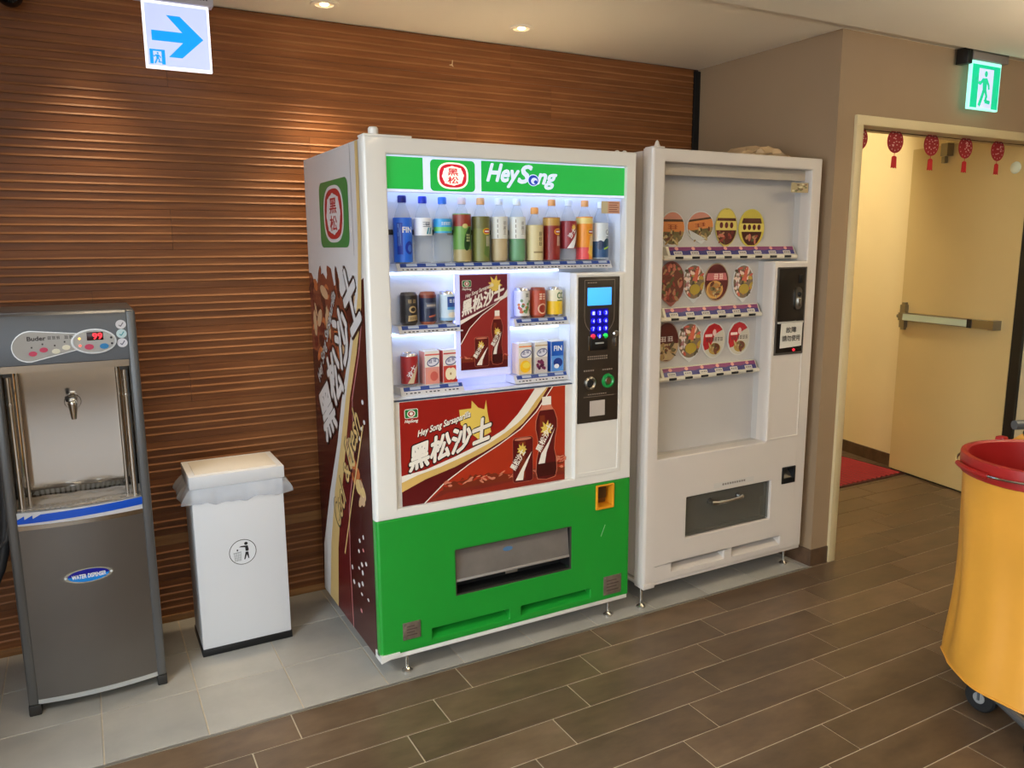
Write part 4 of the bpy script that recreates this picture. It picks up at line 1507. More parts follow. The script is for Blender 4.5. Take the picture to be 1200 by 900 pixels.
def can(label, x, z, base, draw, h=0.112, r=0.0298, rimc=None):
    t = thing('drink_can', label, 'can', (x, 0.0995, z), 'cans in the drinks machine')
    MB().lathe([(0.0, 0.003), (r * 0.8, 0.0), (r * 0.86, 0.003), (r, 0.010), (r, h - 0.010), (r * 0.88, h - 0.002), (r * 0.86, h), (r * 0.8, h - 0.004), (0.0, h - 0.004)], (0, 0, 0), 24).build('can_body', rimc or m_alu, t, local=True)
    A = Art()
    W = PI * r * 0.99
    A.rect(-W, 0.010, W, h - 0.010, base, 0)
    draw(A, h)
    A.build('can_print', t, wrap(r + 0.0004), du=0.006, local=True, eps=0.00018)
    return t


def c_coffee(A, h):
    g = dmat((186, 160, 112))
    A.rrect(-0.020, 0.072, 0.024, 0.092, 0.003, dmat((60, 54, 50)), 1)
    A.glyph(2, -0.015, 0.076, 0.034, 0.013, g, 2, seed=24)
    A.ell(0.004, 0.055, 0.014, 0.012, g, 1)
    A.ell(0.005, 0.055, 0.009, 0.007, dmat((30, 24, 22)), 2)
    A.poly([(-0.014, 0.014), (0.026, 0.018), (0.022, 0.036), (-0.012, 0.034)], g, 1)
    A.glyph(5, -0.008, 0.020, 0.026, 0.009, dmat((40, 28, 20)), 2, seed=5)


def c_navy(A, h):
    A.rect(-0.09, 0.092, 0.09, 0.102, dmat((120, 50, 40)), 1)
    A.rect(-0.018, 0.056, 0.026, 0.076, dmat((84, 90, 110)), 1)
    A.rect(-0.015, 0.062, 0.022, 0.070, dmat((170, 160, 150)), 2)
    A.poly([(-0.008, 0.024), (0.020, 0.028), (0.022, 0.035), (-0.008, 0.030)], dmat((170, 90, 66)), 1)


def c_milk(A, h):
    A.rect(-0.012, 0.058, 0.05, 0.094, dmat((30, 70, 150)), 1)
    A.rect(-0.012, 0.048, 0.05, 0.058, dmat((90, 160, 210)), 1)
    A.glyph(2, -0.006, 0.072, 0.026, 0.014, WHITE, 2, seed=24)
    A.ell(0.008, 0.030, 0.018, 0.010, dmat((232, 224, 206)), 1)
    A.rect(-0.09, 0.010, 0.09, 0.020, dmat((140, 180, 214)), 1)


def c_flower(A, h):
    rr = random.Random(4)
    for k in range(26):
        A.ell(-0.03 + 0.065 * rr.random(), 0.02 + 0.05 * rr.random(), 0.006, 0.006, dmat([(210, 130, 50), (90, 130, 70), (190, 80, 60), (120, 150, 110)][k % 4]), 1 + k % 2, n=8)
    A.glyph(1, -0.002, 0.078, 0.018, 0.016, dmat((70, 80, 70)), 2, seed=8)


def c_redtea(A, h):
    A.ell(0.004, 0.034, 0.020, 0.020, dmat((226, 190, 160)), 1)
    A.ell(0.004, 0.034, 0.015, 0.015, dmat((150, 50, 34)), 2)
    A.glyph(2, -0.012, 0.066, 0.030, 0.026, dmat((240, 214, 190)), 1, seed=72)


def c_yellow(A, h):
    A.rect(-0.09, 0.010, 0.09, 0.060, dmat((236, 194, 30)), 1)
    A.text('CC', -0.006, 0.070, 0.028, 0.022, dmat((60, 110, 50)), 2, bold=0.03)
    A.rect(-0.006, 0.060, 0.020, 0.064, dmat((90, 120, 60)), 2)


def c_sars(A, h):
    A.poly([(-0.018, 0.012), (0.004, 0.012), (0.012, 0.04), (0.034, 0.09), (0.020, 0.075)], dmat((214, 196, 160)), 1)
    A.poly([(0.012, 0.012), (0.05, 0.012), (0.05, 0.1), (0.036, 0.09)], dmat((90, 24, 22)), 1)
    A.text('沙士', -0.006, 0.03, 0.045, 0.018, WHITE, 2, rot=1.05, bold=0.03)


CZ_A, CZ_B = 1.2642, 1.0542
can('black coffee can with a gold emblem, left of the upper can shelf', 1.054, 1.2625, dmat((34, 30, 30)), c_coffee, rimc=dmat((70, 66, 64)))
can('dark navy coffee can with a copper coloured rim', 1.125, 1.2625, dmat((28, 36, 66)), c_navy, rimc=dmat((150, 84, 62)))
can('pale blue and white milk coffee can beside the centre poster', 1.200, 1.2625, dmat((196, 214, 228)), c_milk)
can('white can with orange and green flower print', 1.504, 1.2645, dmat((212, 212, 206)), c_flower)
can('orange-red tea can with a round cup picture', 1.573, 1.2645, dmat((182, 72, 44)), c_redtea, rimc=dmat((150, 70, 50)))
can('yellow and white juice can next to the keypad panel', 1.647, 1.2645, dmat((232, 226, 196)), c_yellow)
can('red sarsaparilla can with a slanting cream stroke', 1.050, 1.0485, dmat((168, 38, 40)), c_sars, h=0.116)


def carton(label, x, z, base, draw, h=0.122, w=0.056, d=0.052):
    t = thing('drink_carton', label, 'carton', (x, 0.0995, z), 'cartons in the drinks machine')
    MB().box(-w / 2, w / 2, -d / 2, d / 2, 0, h, bev=0.003).build('carton_body', dmat((226, 226, 222)), t, local=True)
    A = Art()
    A.rect(-w / 2 + 0.001, 0.003, w / 2 - 0.001, h - 0.004, base, 0)
    draw(A, w, h)
    A.build('carton_print', t, lambda u, v, e: (u, -d / 2 - 0.0004 - e, v), local=True)
    B = Art()
    B.rect(-d / 2 + 0.001, 0.003, d / 2 - 0.001, h - 0.004, base, 0)
    B.build('carton_side_print', t, lambda u, v, e: (-w / 2 - 0.0004, -u, v), local=True)
    MB().box(-w / 2 + 0.004, w / 2 - 0.004, -0.004, 0.004, h, h + 0.003).build('carton_seam', dmat((214, 214, 210)), t, local=True)
    return t


def fruit(bandc, fruitc, extra=None):
    def f(A, w, h):
        A.rect(-w / 2 + 0.001, h * 0.52, w / 2 - 0.001, h - 0.004, dmat((232, 228, 218)), 1)
        A.ell(0.003, h * 0.66, w * 0.42, h * 0.125, dmat((70, 76, 130)), 2, rot=0.25)
        A.ell(0.003, h * 0.66, w * 0.36, h * 0.095, dmat((226, 226, 236)), 3, rot=0.25)
        A.glyph(2, -w * 0.25, h * 0.61, w * 0.56, h * 0.1, dmat((60, 64, 120)), 4, slant=0.25, seed=3)
        A.rect(-w / 2 + 0.001, h * 0.86, w / 2 - 0.001, h * 0.9, bandc, 2)
        fruitc(A, w, h)
    return f


def f_peach(A, w, h):
    A.ell(0.002, h * 0.27, w * 0.38, h * 0.19, dmat((226, 150, 130)), 2)
    A.ell(0.006, h * 0.25, w * 0.26, h * 0.14, dmat((206, 96, 84)), 3)


def f_apple(A, w, h):
    A.ell(-0.006, h * 0.28, w * 0.26, h * 0.18, dmat((240, 226, 190)), 3)
    A.ell(0.008, h * 0.28, w * 0.26, h * 0.18, dmat((240, 226, 190)), 3)
    A.ell(0.016, h * 0.15, w * 0.2, h * 0.1, dmat((180, 40, 34)), 2)
    A.ell(0.0, h * 0.28, w * 0.06, h * 0.04, dmat((150, 120, 70)), 4)


def f_orange(A, w, h):
    A.ell(0.0, h * 0.26, w * 0.4, h * 0.19, dmat((250, 196, 30)), 2)
    A.ell(0.004, h * 0.3, w * 0.28, h * 0.1, dmat((252, 224, 90)), 3)


def f_grape(A, w, h):
    rr = random.Random(9)
    for k in range(14):
        A.ell((rr.random() - 0.5) * w * 0.6, h * (0.14 + 0.28 * rr.random()), w * 0.11, w * 0.11, dmat([(86, 26, 60), (120, 44, 84)][k % 2]), 2 + k % 2, n=10)


def c_fin(A, w, h):
    A.rect(-w / 2 + 0.001, 0.003, w / 2 - 0.001, h * 0.52, dmat((90, 150, 220)), 1)
    A.text('FIN', -w * 0.28, h * 0.68, w * 0.62, h * 0.15, WHITE, 2, bold=0.03)
    A.ell(0.002, h * 0.3, w * 0.36, h * 0.15, dmat((34, 60, 140)), 2)
    A.ell(-0.004, h * 0.19, w * 0.2, h * 0.07, WHITE, 3)


carton('white and pink peach juice carton in the lower left group', 1.126, 1.0485, dmat((222, 150, 140)), fruit(dmat((220, 90, 80)), f_peach))
carton('white and red apple juice carton beside the centre poster', 1.196, 1.0485, dmat((204, 70, 56)), fruit(dmat((200, 60, 50)), f_apple))
carton('white and yellow juice carton with an orange fruit picture', 1.503, 1.0525, dmat((236, 206, 150)), fruit(dmat((240, 140, 60)), f_orange))
carton('white and purple grape juice carton', 1.573, 1.0525, dmat((206, 196, 190)), fruit(dmat((196, 170, 130)), f_grape))
carton('blue sports drink carton with white FIN lettering', 1.645, 1.0525, dmat((26, 92, 190)), c_fin)

# ================================================================== the white noodle machine
m_w2 = M('white_noodle_machine_enamel', (208, 200, 192), 0.35, var=0.012, scale=3, coat=0.15)
m_lin2 = M('pale_liner', (190, 186, 182), 0.5)
v2 = thing('vending_machine', 'plain white vending machine with printed noodle lids and an unlit display', 'vending machine', (2.04, FY, 0))
U0, U1, T0, T1 = 2.042, 2.986, 0.096, 1.902
VX0, VX1, VZ0, VZ1 = 2.104, 2.926, 0.652, 1.852
MX, MZ = 2.722, 1.458
VY = 0.112
cb = MB()
cb.bm(frame_panel([U0 + 0.006, 2.09, 2.94, U1 - 0.004], [T0 + 0.03, 0.64, 1.86, T1 - 0.006],
                  lambda x, z: not (2.09 < x < 2.94 and 0.64 < z < 1.86), 0.09, 0.14, bev=0))
cb.box(U0 + 0.006, U1 - 0.004, 0.14, 0.775, T0 + 0.03, T1 - 0.006)
cb.build('cabinet', m_w2, v2, smooth=False)
gk = MB()
gk.box(U0 + 0.012, 2.085, 0.079, 0.091, T0 + 0.03, T1 - 0.012)
gk.build('door_gasket', m_dark, v2, smooth=False)
HD = (2.268, 2.770, 0.280, 0.463)
HR = (2.840, 2.922, 0.436, 0.512)
E1 = (2.196, 2.496, 0.142, 0.180)
E2 = (2.545, 2.846, 0.142, 0.182)
hol = [HD, HR, E1, E2]
xs = sorted({U0, VX0, MX, VX1, U1} | {h[0] for h in hol} | {h[1] for h in hol})
zs = sorted({T0 + 0.015, VZ0, MZ, VZ1, T1} | {h[2] for h in hol} | {h[3] for h in hol})


def sol2(x, z):
    if VX0 < x < MX and VZ0 < z < VZ1:
        return False
    if MX <= x < VX1 and MZ < z < VZ1:
        return False
    return not any(h[0] < x < h[1] and h[2] < z < h[3] for h in hol)


MB().bm(frame_panel(xs, zs, sol2, FY, 0.08, bev=0.005, big=(0.016, 4))).build('door_panel', m_w2, v2, angle=20)
ln = MB()
ln.box(VX0 - 0.01, VX1 + 0.01, VY, VY + 0.01, 0.64, 1.86)
ln.box(VX0 - 0.012, VX0, 0.08, VY, 0.64, VZ1)
ln.box(VX1, VX1 + 0.012, 0.08, VY, MZ, VZ1)
ln.box(VX0, VX1, 0.08, VY, VZ1, VZ1 + 0.01)
ln.box(VX0, MX, 0.08, VY, 0.642, VZ0)
ln.box(MX, VX1 + 0.012, 0.08, VY, 0.642, MZ)
ln.build('display_liner', m_lin2, v2, smooth=False)
MB().box(VX0, VX1, 0.06, 0.064, 1.806, VZ1 - 0.001).build('header_strip', M('header_beige', (178, 168, 152), 0.5), v2, smooth=False)
MB().box(VX0 - 0.004, VX1 + 0.004, 0.033, 0.037, MZ + 0.001, VZ1 + 0.004).build('display_window', m_glass, v2, smooth=False)
MB().box(VX0 - 0.004, MX + 0.004, 0.033, 0.037, VZ0 - 0.004, MZ).build('display_window', m_glass, v2, smooth=False)
for g in (E1, E2):
    q = MB()
    q.add([(g[0], FY + 0.005, g[2]), (g[1], FY + 0.005, g[2]), (g[1], FY + 0.056, g[2] + 0.022), (g[0], FY + 0.056, g[2] + 0.022)], [(0, 1, 2, 3)])
    q.build('grip_slope', m_w2, v2, smooth=False)
    MB().box(g[0] - 0.002, g[1] + 0.002, FY + 0.0555, FY + 0.059, g[2] - 0.002, g[3] + 0.002).build('grip_shade', m_dark, v2, smooth=False)  # dark plate for the shade at the back of the grip
MB().box(U0 + 0.004, U1 - 0.002, FY + 0.004, 0.4, T0, T0 + 0.017, bev=0.003).build('base_strip', m_w2, v2)
cf = MB()
cf.box(U0, U0 + 0.06, FY - 0.004, FY + 0.06, T0 - 0.006, T0 + 0.018, bev=0.003)
cf.build('corner_foot_plate', m_w2, v2)
for x, y in ((2.057, 0.05), (2.950, 0.085), (2.08, 0.66), (2.95, 0.66)):
    level_foot(x, y, T0 + 0.03, v2)
MB().box(U0 + 0.006, U0 + 0.06, FY + 0.003, 0.08, T1, T1 + 0.006, bev=0.002).build('hinge_plate', m_w2, v2)
MB().lathe([(0.0, 0.0), (0.014, 0.0), (0.011, 0.008), (0.009, 0.012), (0.006, 0.022), (0.0, 0.028)], (U0 + 0.042, FY + 0.03, T1 + 0.005), 16).build('hinge_pin', m_w2, v2)

# ---- price rails with buttons
m_pur = M('rail_magenta', (120, 30, 92), 0.4)
m_ind = M('rail_indigo', (40, 36, 110), 0.4)
m_tagc = M('rail_tag_card', (206, 200, 190), 0.5)
m_tub = M('rail_cream_plastic', (222, 214, 194), 0.4)


def noodle_rail(x0, x1, z1, n):
    zc = z1 - 0.045
    r = MB()
    r.add([(x0, 0.070, z1 - 0.036), (x1, 0.070, z1 - 0.036), (x1, 0.088, z1), (x0, 0.088, z1), (x0, VY, z1 - 0.036), (x1, VY, z1 - 0.036), (x1, VY, z1), (x0, VY, z1)],
          [(0, 1, 2, 3), (0, 4, 5, 1), (3, 2, 6, 7), (0, 3, 7, 4), (1, 5, 6, 2), (4, 7, 6, 5)])
    rail = r.build('price_rail', m_tub, v2, smooth=False)
    tb = MB()
    tb.cyl((x0 - 0.02, 0.080, zc), (x1 + 0.012, 0.080, zc), 0.0105, seg=12)
    tb.build('button_tube', m_tub, rail)

    def f(u, v, e):
        t = (v - (z1 - 0.036)) / 0.036
        return (u, 0.070 + 0.018 * t - 0.0006 - e, v)
    A = Art()
    A.rect(x0 + 0.012, z1 - 0.034, x1 - 0.006, z1 - 0.001, m_ind, 0)
    w = (x1 - x0 - 0.018) / n
    for i in range(n):
        u = x0 + 0.012 + w * i
        A.poly([(u, z1 - 0.017), (u + w * 0.35, z1 - 0.012), (u + w, z1 - 0.018), (u + w, z1 - 0.001), (u, z1 - 0.001)], m_pur, 1)
        A.ell(u + w * 0.45, z1 - 0.008, 0.010, 0.007, M('tag_pink', (220, 150, 140), 0.5), 2, n=12)
    A.build('printed_strip', rail, f)
    for i in range(n):
        u = x0 + 0.012 + w * i
        T = Art()
        T.rect(u + w * 0.22, z1 - 0.033, u + w * 0.72, z1 - 0.019, m_tagc, 2)
        for k in range(4):
            T.rect(u + w * (0.29 + 0.1 * k), z1 - 0.029, u + w * (0.35 + 0.1 * k), z1 - 0.023, m_print, 3)
        T.build('price_tag', rail, f)
        MB().box(u + w * 0.28, u + w * 0.74, 0.0675, 0.078, zc - 0.005, zc + 0.005, bev=0.0015).build('select_button', m_black, rail)


noodle_rail(2.172, 2.905, 1.524, 8)
noodle_rail(2.160, 2.702, 1.272, 6)
noodle_rail(2.158, 2.702, 1.020, 6)

# ---- coin panel
MB().bm(frame_panel([2.724, 2.74, 2.919, 2.924], [0.655, 0.664, 1.43, 1.453], lambda x, z: not (2.74 < x < 2.919 and 0.664 < z < 1.43), FY - 0.0035, FY + 0.004, bev=0.002)).build('coin_panel_rim', m_w2, v2, angle=20)
m_pan2 = M('black_glossy_panel', (34, 28, 22), 0.22)
pn = MB().box(2.748, 2.918, FY - 0.004, FY + 0.004, 1.050, 1.428, bev=0.004).build('coin_panel', m_pan2, v2)
ring = MB().bm(frame_panel([2.742, 2.750, 2.916, 2.922], [1.044, 1.053, 1.426, 1.433], lambda x, z: not (2.750 < x < 2.916 and 1.053 < z < 1.426), FY - 0.006, FY + 0.002, bev=0.002)).build('coin_panel_frame', M('grey_bezel', (96, 90, 84), 0.35, 0.5), pn)
PY2 = FY - 0.0045
lk = MB()
pts = [(2.872 + 0.020 * math.cos(a), 1.322 + 0.022 * math.sin(a)) for a in [PI * k / 8 for k in range(9)]] + [(2.872 + 0.020 * math.cos(a), 1.262 + 0.018 * math.sin(a)) for a in [PI + PI * k / 8 for k in range(9)]]
lk.prism_y(pts, PY2 - 0.006, PY2)
lk.build('coin_lever_plate', m_steel, pn)
MB().box(2.864, 2.880, PY2 - 0.014, PY2 - 0.005, 1.262, 1.296, bev=0.003).build('coin_lever', m_chrome, pn)
MB().lathe([(0.0, -0.012), (0.008, -0.012), (0.011, -0.006), (0.011, 0.0)], (2.874, PY2, 1.312), 14, axis='y').build('coin_knob', m_dark, pn)
MB().box(2.873, 2.893, PY2 - 0.002, PY2, 1.362, 1.398, bev=0.0005).build('coin_slot', m_black, pn)
MB().box(2.752, 2.914, PY2 - 0.004, PY2, 1.184, 1.193, bev=0.001).build('note_clip', M('clip_grey', (170, 166, 158), 0.35), pn)
MB().lathe([(0.0, -0.005), (0.005, -0.004), (0.006, 0.0)], (2.862, PY2, 1.063), 12, axis='y').build('red_lamp', M('red_lamp_glow', (230, 30, 50), 0.3, emit=1.6), pn)
nt_ = thing('paper_note', 'white paper out-of-order note clipped to the noodle machine panel', 'note', (2.838, FY - 0.009, 1.073))
m_paper = M('note_paper', (206, 202, 192), 0.7)
sheet = MB()
N = 8
fv = []
for j in range(N + 1):
    for i in range(N + 1):
        u, v = i / N, j / N
        x = 2.772 + 0.136 * u - 0.006 * (1 - v)
        z = 1.078 + 0.108 * v + 0.006 * (u - 0.5) * (1 - v)
        fv.append((x, FY - 0.009 - 0.006 * (1 - v) ** 2 * (0.5 + 0.5 * math.sin(3 * u)), z))
ff = [(j * (N + 1) + i, j * (N + 1) + i + 1, (j + 1) * (N + 1) + i + 1, (j + 1) * (N + 1) + i) for j in range(N) for i in range(N)]
sheet.add(fv, ff)
sheet.build('note_sheet', m_paper, nt_)
nA = Art()
m_ink = M('note_ink', (62, 56, 52), 0.6)
nA.text('故障', 2.806, 1.142, 0.064, 0.026, m_ink, 0, bold=0.02)
nA.text('請勿使用', 2.784, 1.105, 0.110, 0.026, m_ink, 0, bold=0.02)
nA.build('note_text', nt_, lambda u, v, e: (u - 0.003, FY - 0.0098 - 0.006 * (1 - (v - 1.078) / 0.108) ** 2 * (0.5 + 0.5 * math.sin(3 * (u - 2.772) / 0.136)), v))

# ---- pick-up drawer, coin return, stickers
box_ = MB()
box_.box(HD[0] - 0.002, HD[1] + 0.002, 0.081, 0.089, HD[2] - 0.002, HD[3] + 0.002)
box_.box(HD[0] - 0.001, HD[0] + 0.001, FY + 0.012, 0.082, HD[2], HD[3])
box_.box(HD[1] - 0.001, HD[1] + 0.001, FY + 0.012, 0.082, HD[2], HD[3])
box_.box(HD[0], HD[1], FY + 0.012, 0.082, HD[2] - 0.001, HD[2] + 0.001)
box_.box(HD[0], HD[1], FY + 0.012, 0.082, HD[3] - 0.001, HD[3] + 0.001)
box_.build('pickup_box', M('pickup_grey', (120, 116, 108), 0.4, 0.3), v2, smooth=False)
MB().box(HD[0] + 0.002, HD[1] - 0.002, 0.064, 0.070, HD[3] - 0.085, HD[3] - 0.003).build('inner_flap', M('inner_flap_grey', (126, 120, 110), 0.4), v2, smooth=False)
pd = MB().box(HD[0] + 0.003, HD[1] - 0.003, FY + 0.022, FY + 0.028, HD[2] + 0.003, HD[3] - 0.003).build('pickup_flap', glass_mat('smoked_flap', (206, 208, 200), 1.45, 0.05, 0.3, (140, 136, 126)), v2, smooth=False)
hn = MB()
hn.tube([(2.418, FY + 0.022, 0.415), (2.418, FY - 0.004, 0.415), (2.44, FY - 0.014, 0.4155), (2.50, FY - 0.018, 0.4165), (2.56, FY - 0.014, 0.4175), (2.585, FY - 0.004, 0.418), (2.585, FY + 0.022, 0.418)], [0.011, 0.011, 0.008, 0.0065, 0.008, 0.011, 0.011], 10)
hn.build('flap_handle', m_chrome, pd)
for xx in (2.418, 2.585):
    MB().lathe([(0.0, -0.003), (0.013, -0.003), (0.014, 0.0)], (xx, FY + 0.022, 0.4165), 16, axis='y').build('handle_base', m_black, pd)
c2 = MB()
c2.bm(frame_panel([HR[0] - 0.002, HR[0] + 0.010, HR[1] - 0.010, HR[1] + 0.002], [HR[2] - 0.002, HR[2] + 0.022, HR[3] - 0.008, HR[3] + 0.002],
                  lambda x, z: not (HR[0] + 0.010 < x < HR[1] - 0.010 and HR[2] + 0.022 < z < HR[3] - 0.008), FY - 0.004, FY + 0.05, bev=0.003))
c2o = c2.build('coin_return', m_black, v2)
q = MB()
q.add([(HR[0] + 0.010, FY + 0.006, HR[2] + 0.022), (HR[1] - 0.010, FY + 0.006, HR[2] + 0.022), (HR[1] - 0.010, FY + 0.048, HR[3] - 0.008), (HR[0] + 0.010, FY + 0.048, HR[3] - 0.008)], [(0, 1, 2, 3)])
q.build('coin_return_slope', m_steel, c2o, smooth=False)
st = Art()
st.rect(2.42, 0.478, 2.66, 0.502, M('faint_sticker', (200, 196, 190), 0.4), 0)
for k in range(10):
    st.rect(2.47 + 0.014 * k, 0.486, 2.47 + 0.014 * k + 0.010, 0.495, M('faint_ink', (120, 112, 106), 0.5), 1)
st.build('flap_notice', v2, on_front(FY - 0.0004))
st = Art()
st.rect(2.812, 1.754, 2.918, 1.796, M('tan_sticker', (170, 154, 118), 0.5), 0)
rr = random.Random(2)
for k in range(16):
    u, v = 2.815 + 0.085 * rr.random(), 1.757 + 0.03 * rr.random()
    st.rect(u, v, u + 0.014, v + 0.006, M(['ink_brown', 'ink_pale', 'ink_olive'][k % 3], [(120, 90, 70), (206, 196, 160), (110, 110, 70)][k % 3], 0.5), 1 + k % 3)
st.build('notice_sticker', v2, on_front(0.0325))

# ---- printed noodle lids on the back panel
def lid(label, cx, cz, rx, rz, draw, base=(206, 206, 202), tab=True, tilt=0.0):
    t = thing('noodle_lid', label, 'noodle lid', (cx, 0.106, cz), 'printed noodle lids in the white machine')
    pts = [(rx * math.cos(a), rz * math.sin(a)) for a in [2 * PI * k / 36 for k in range(36)]]
    if tab:
        pts = [p if not (25 <= k <= 29) else (p[0] * (1.0 if k != 27 else 1), p[1] - (0.012 if k == 27 else 0.006 if k in (26, 28) else 0.0)) for k, p in enumerate(pts)]
    cr, sr = math.cos(tilt), math.sin(tilt)
    MB().prism_y([(x * cr - z * sr, x * sr + z * cr) for x, z in pts], -0.0012, 0.0012).build('lid_disc', dmat(base, 0.45), t, local=True)
    A = Art()
    draw(A, rx * 0.94, rz * 0.94)
    cl_ = []
    for p, mat, L in A.t:
        cl_.append(([(u * cr - v * sr, u * sr + v * cr) for u, v in p], mat, L))
    A.t = cl_
    A.build('lid_print', t, lambda u, v, e: (u, -0.0016 - e, v), local=True, eps=0.0002)
    return t


def seg(A, rx, rz, v0, v1, mat, L):
    """horizontal slice of the lid between heights v0..v1 (fractions of rz)"""
    n = 10
    R_ = [(rx * math.sqrt(max(0, 1 - v * v)), rz * v) for v in [v0 + (v1 - v0) * k / n for k in range(n + 1)]]
    A.poly(R_ + [(-x, z) for x, z in reversed(R_)], mat, L)


def chips(A, rx, rz, v0, v1, cols, n, L, sd, s=0.012):
    rr = random.Random(sd)
    for k in range(n):
        v = v0 + (v1 - v0) * rr.random()
        wdt = rx * math.sqrt(max(0, 1 - v * v)) * 0.86
        A.ell((2 * rr.random() - 1) * wdt, v * rz, s * (0.5 + rr.random()), s * (0.3 + 0.4 * rr.random()), dmat(cols[k % len(cols)], 0.5), L + k % 2, n=8, rot=rr.random() * 3)


NOOD = [(120, 110, 70), (160, 130, 80), (84, 74, 46), (190, 170, 120), (110, 60, 40)]
SEA = [(200, 90, 70), (180, 150, 60), (90, 80, 60), (230, 200, 180), (150, 60, 60)]
RED = [(150, 60, 50), (110, 40, 36), (190, 110, 90), (170, 130, 90), (90, 90, 50)]


def l_orange(A, rx, rz):
    A.ell(0, 0, rx, rz, dmat((196, 132, 112)), 0)
    seg(A, rx, rz, 0.36, 0.56, dmat((76, 56, 36)), 1)
    seg(A, rx, rz, -0.2, 0.42, dmat((206, 128, 66)), 2)
    seg(A, rx, rz, -0.97, -0.2, dmat((110, 96, 58)), 1)
    chips(A, rx, rz, -0.9, -0.25, NOOD, 26, 2, 3)
    A.glyph(1, -rx * 0.55, -rz * 0.06, rx * 1.1, rz * 0.32, dmat((150, 70, 30)), 3, seed=61)


def l_orange2(A, rx, rz):
    l_orange(A, rx, rz)
    A.poly([(-rx * 0.95, -rz * 0.1), (rx * 0.35, -rz * 0.95), (-rx * 0.3, -rz * 1.0), (-rx * 0.8, -rz * 0.7)], dmat((196, 196, 190)), 5)


def l_yellow(A, rx, rz):
    A.ell(0, 0, rx, rz, dmat((86, 36, 26)), 0)
    seg(A, rx, rz, 0.5, 0.98, dmat((210, 190, 84)), 1)
    seg(A, rx, rz, -0.18, 0.34, dmat((214, 196, 100)), 1)
    for k in range(3):
        A.ell((k - 1) * rx * 0.5, rz * 0.1, rx * 0.17, rz * 0.17, dmat((96, 22, 26)), 2)
    chips(A, rx, rz, -0.85, -0.3, RED, 12, 1, 5)


def l_yellow2(A, rx, rz):
    A.ell(0, 0, rx, rz, dmat((198, 180, 70)), 0)
    seg(A, rx * 0.86, rz, -0.95, 0.55, dmat((80, 32, 24)), 1)
    seg(A, rx, rz, -0.2, 0.26, dmat((216, 200, 100)), 2)
    for k in range(4):
        A.ell((k - 1.5) * rx * 0.4, rz * 0.05, rx * 0.14, rz * 0.16, dmat((90, 20, 28)), 3)
    chips(A, rx * 0.8, rz, -0.85, -0.35, RED, 10, 2, 6)


def l_dark(A, rx, rz):
    A.ell(0, 0, rx, rz, dmat((108, 58, 44)), 0)
    chips(A, rx, rz, -0.9, 0.9, RED, 60, 1, 7)


def l_sea(A, rx, rz):
    A.ell(0, 0, rx * 0.97, rz * 0.97, dmat((128, 108, 84)), 0)
    chips(A, rx, rz, -0.75, 0.85, SEA, 50, 1, 8)
    A.poly([(-rx * 0.1, rz * 0.1), (rx * 0.2, rz * 0.8), (rx * 0.42, rz * 0.7), (rx * 0.3, 0)], dmat((206, 100, 74)), 3)
    A.ell(rx * 0.1, -rz * 0.42, rx * 0.5, rz * 0.3, dmat((176, 150, 56)), 3)
    A.glyph(2, -rx * 0.75, -rz * 0.5, rx * 0.34, rz * 1.1, dmat((226, 214, 210)), 4, seed=3)


def l_beef(A, rx, rz):
    A.ell(0, 0, rx, rz, dmat((96, 34, 34)), 0)
    seg(A, rx * 0.9, rz, 0.1, 0.5, dmat((196, 110, 110)), 1)
    A.ell(-rx * 0.15, -rz * 0.42, rx * 0.72, rz * 0.5, dmat((206, 156, 84)), 2)
    A.ell(-rx * 0.15, -rz * 0.42, rx * 0.55, rz * 0.38, dmat((176, 118, 56)), 3)
    chips(A, rx * 0.6, rz, -0.75, -0.1, NOOD, 16, 4, 9)
    A.glyph(2, -rx * 0.3, rz * 0.14, rx * 0.9, rz * 0.34, dmat((240, 214, 200)), 3, seed=84)


def l_brown(A, rx, rz):
    A.ell(0, 0, rx, rz, dmat((92, 36, 28)), 0)
    seg(A, rx, rz, -0.95, -0.1, dmat((186, 160, 120)), 1)
    chips(A, rx, rz, -0.85, -0.1, NOOD, 30, 2, 10)
    A.glyph(2, -rx * 0.6, 0.0, rx * 1.2, rz * 0.3, dmat((214, 206, 200)), 2, seed=60)


def l_red(A, rx, rz):
    A.ell(0, 0, rx, rz, dmat((200, 194, 176)), 0)
    A.poly([(-rx * 0.98, -rz * 0.2), (-rx * 0.92, rz * 0.4), (-rx * 0.5, rz * 0.86), (0, rz), (rx * 0.5, rz * 0.86), (rx * 0.8, rz * 0.6), (rx * 0.1, rz * 0.35), (-rx * 0.1, -rz * 0.1), (-rx * 0.5, -rz * 0.5), (-rx * 0.8, -rz * 0.55)], dmat((178, 26, 34)), 1)
    A.glyph(6, -rx * 0.75, -rz * 0.08, rx * 1.6, rz * 0.26, dmat((74, 64, 60)), 2, seed=12)
    A.rrect(-rx * 0.8, rz * 0.22, -rx * 0.15, rz * 0.38, 0.003, dmat((232, 210, 200)), 2)
    A.ell(rx * 0.1, -rz * 0.5, rx * 0.55, rz * 0.34, dmat((170, 140, 60)), 2)
    A.ell(rx * 0.15, -rz * 0.45, rx * 0.42, rz * 0.26, dmat((104, 52, 34)), 3)
    chips(A, rx * 0.5, rz, -0.66, -0.25, NOOD, 10, 4, 12)
    A.ell(rx * 0.05, rz * 0.45, rx * 0.16, rz * 0.2, dmat((224, 190, 180)), 2)


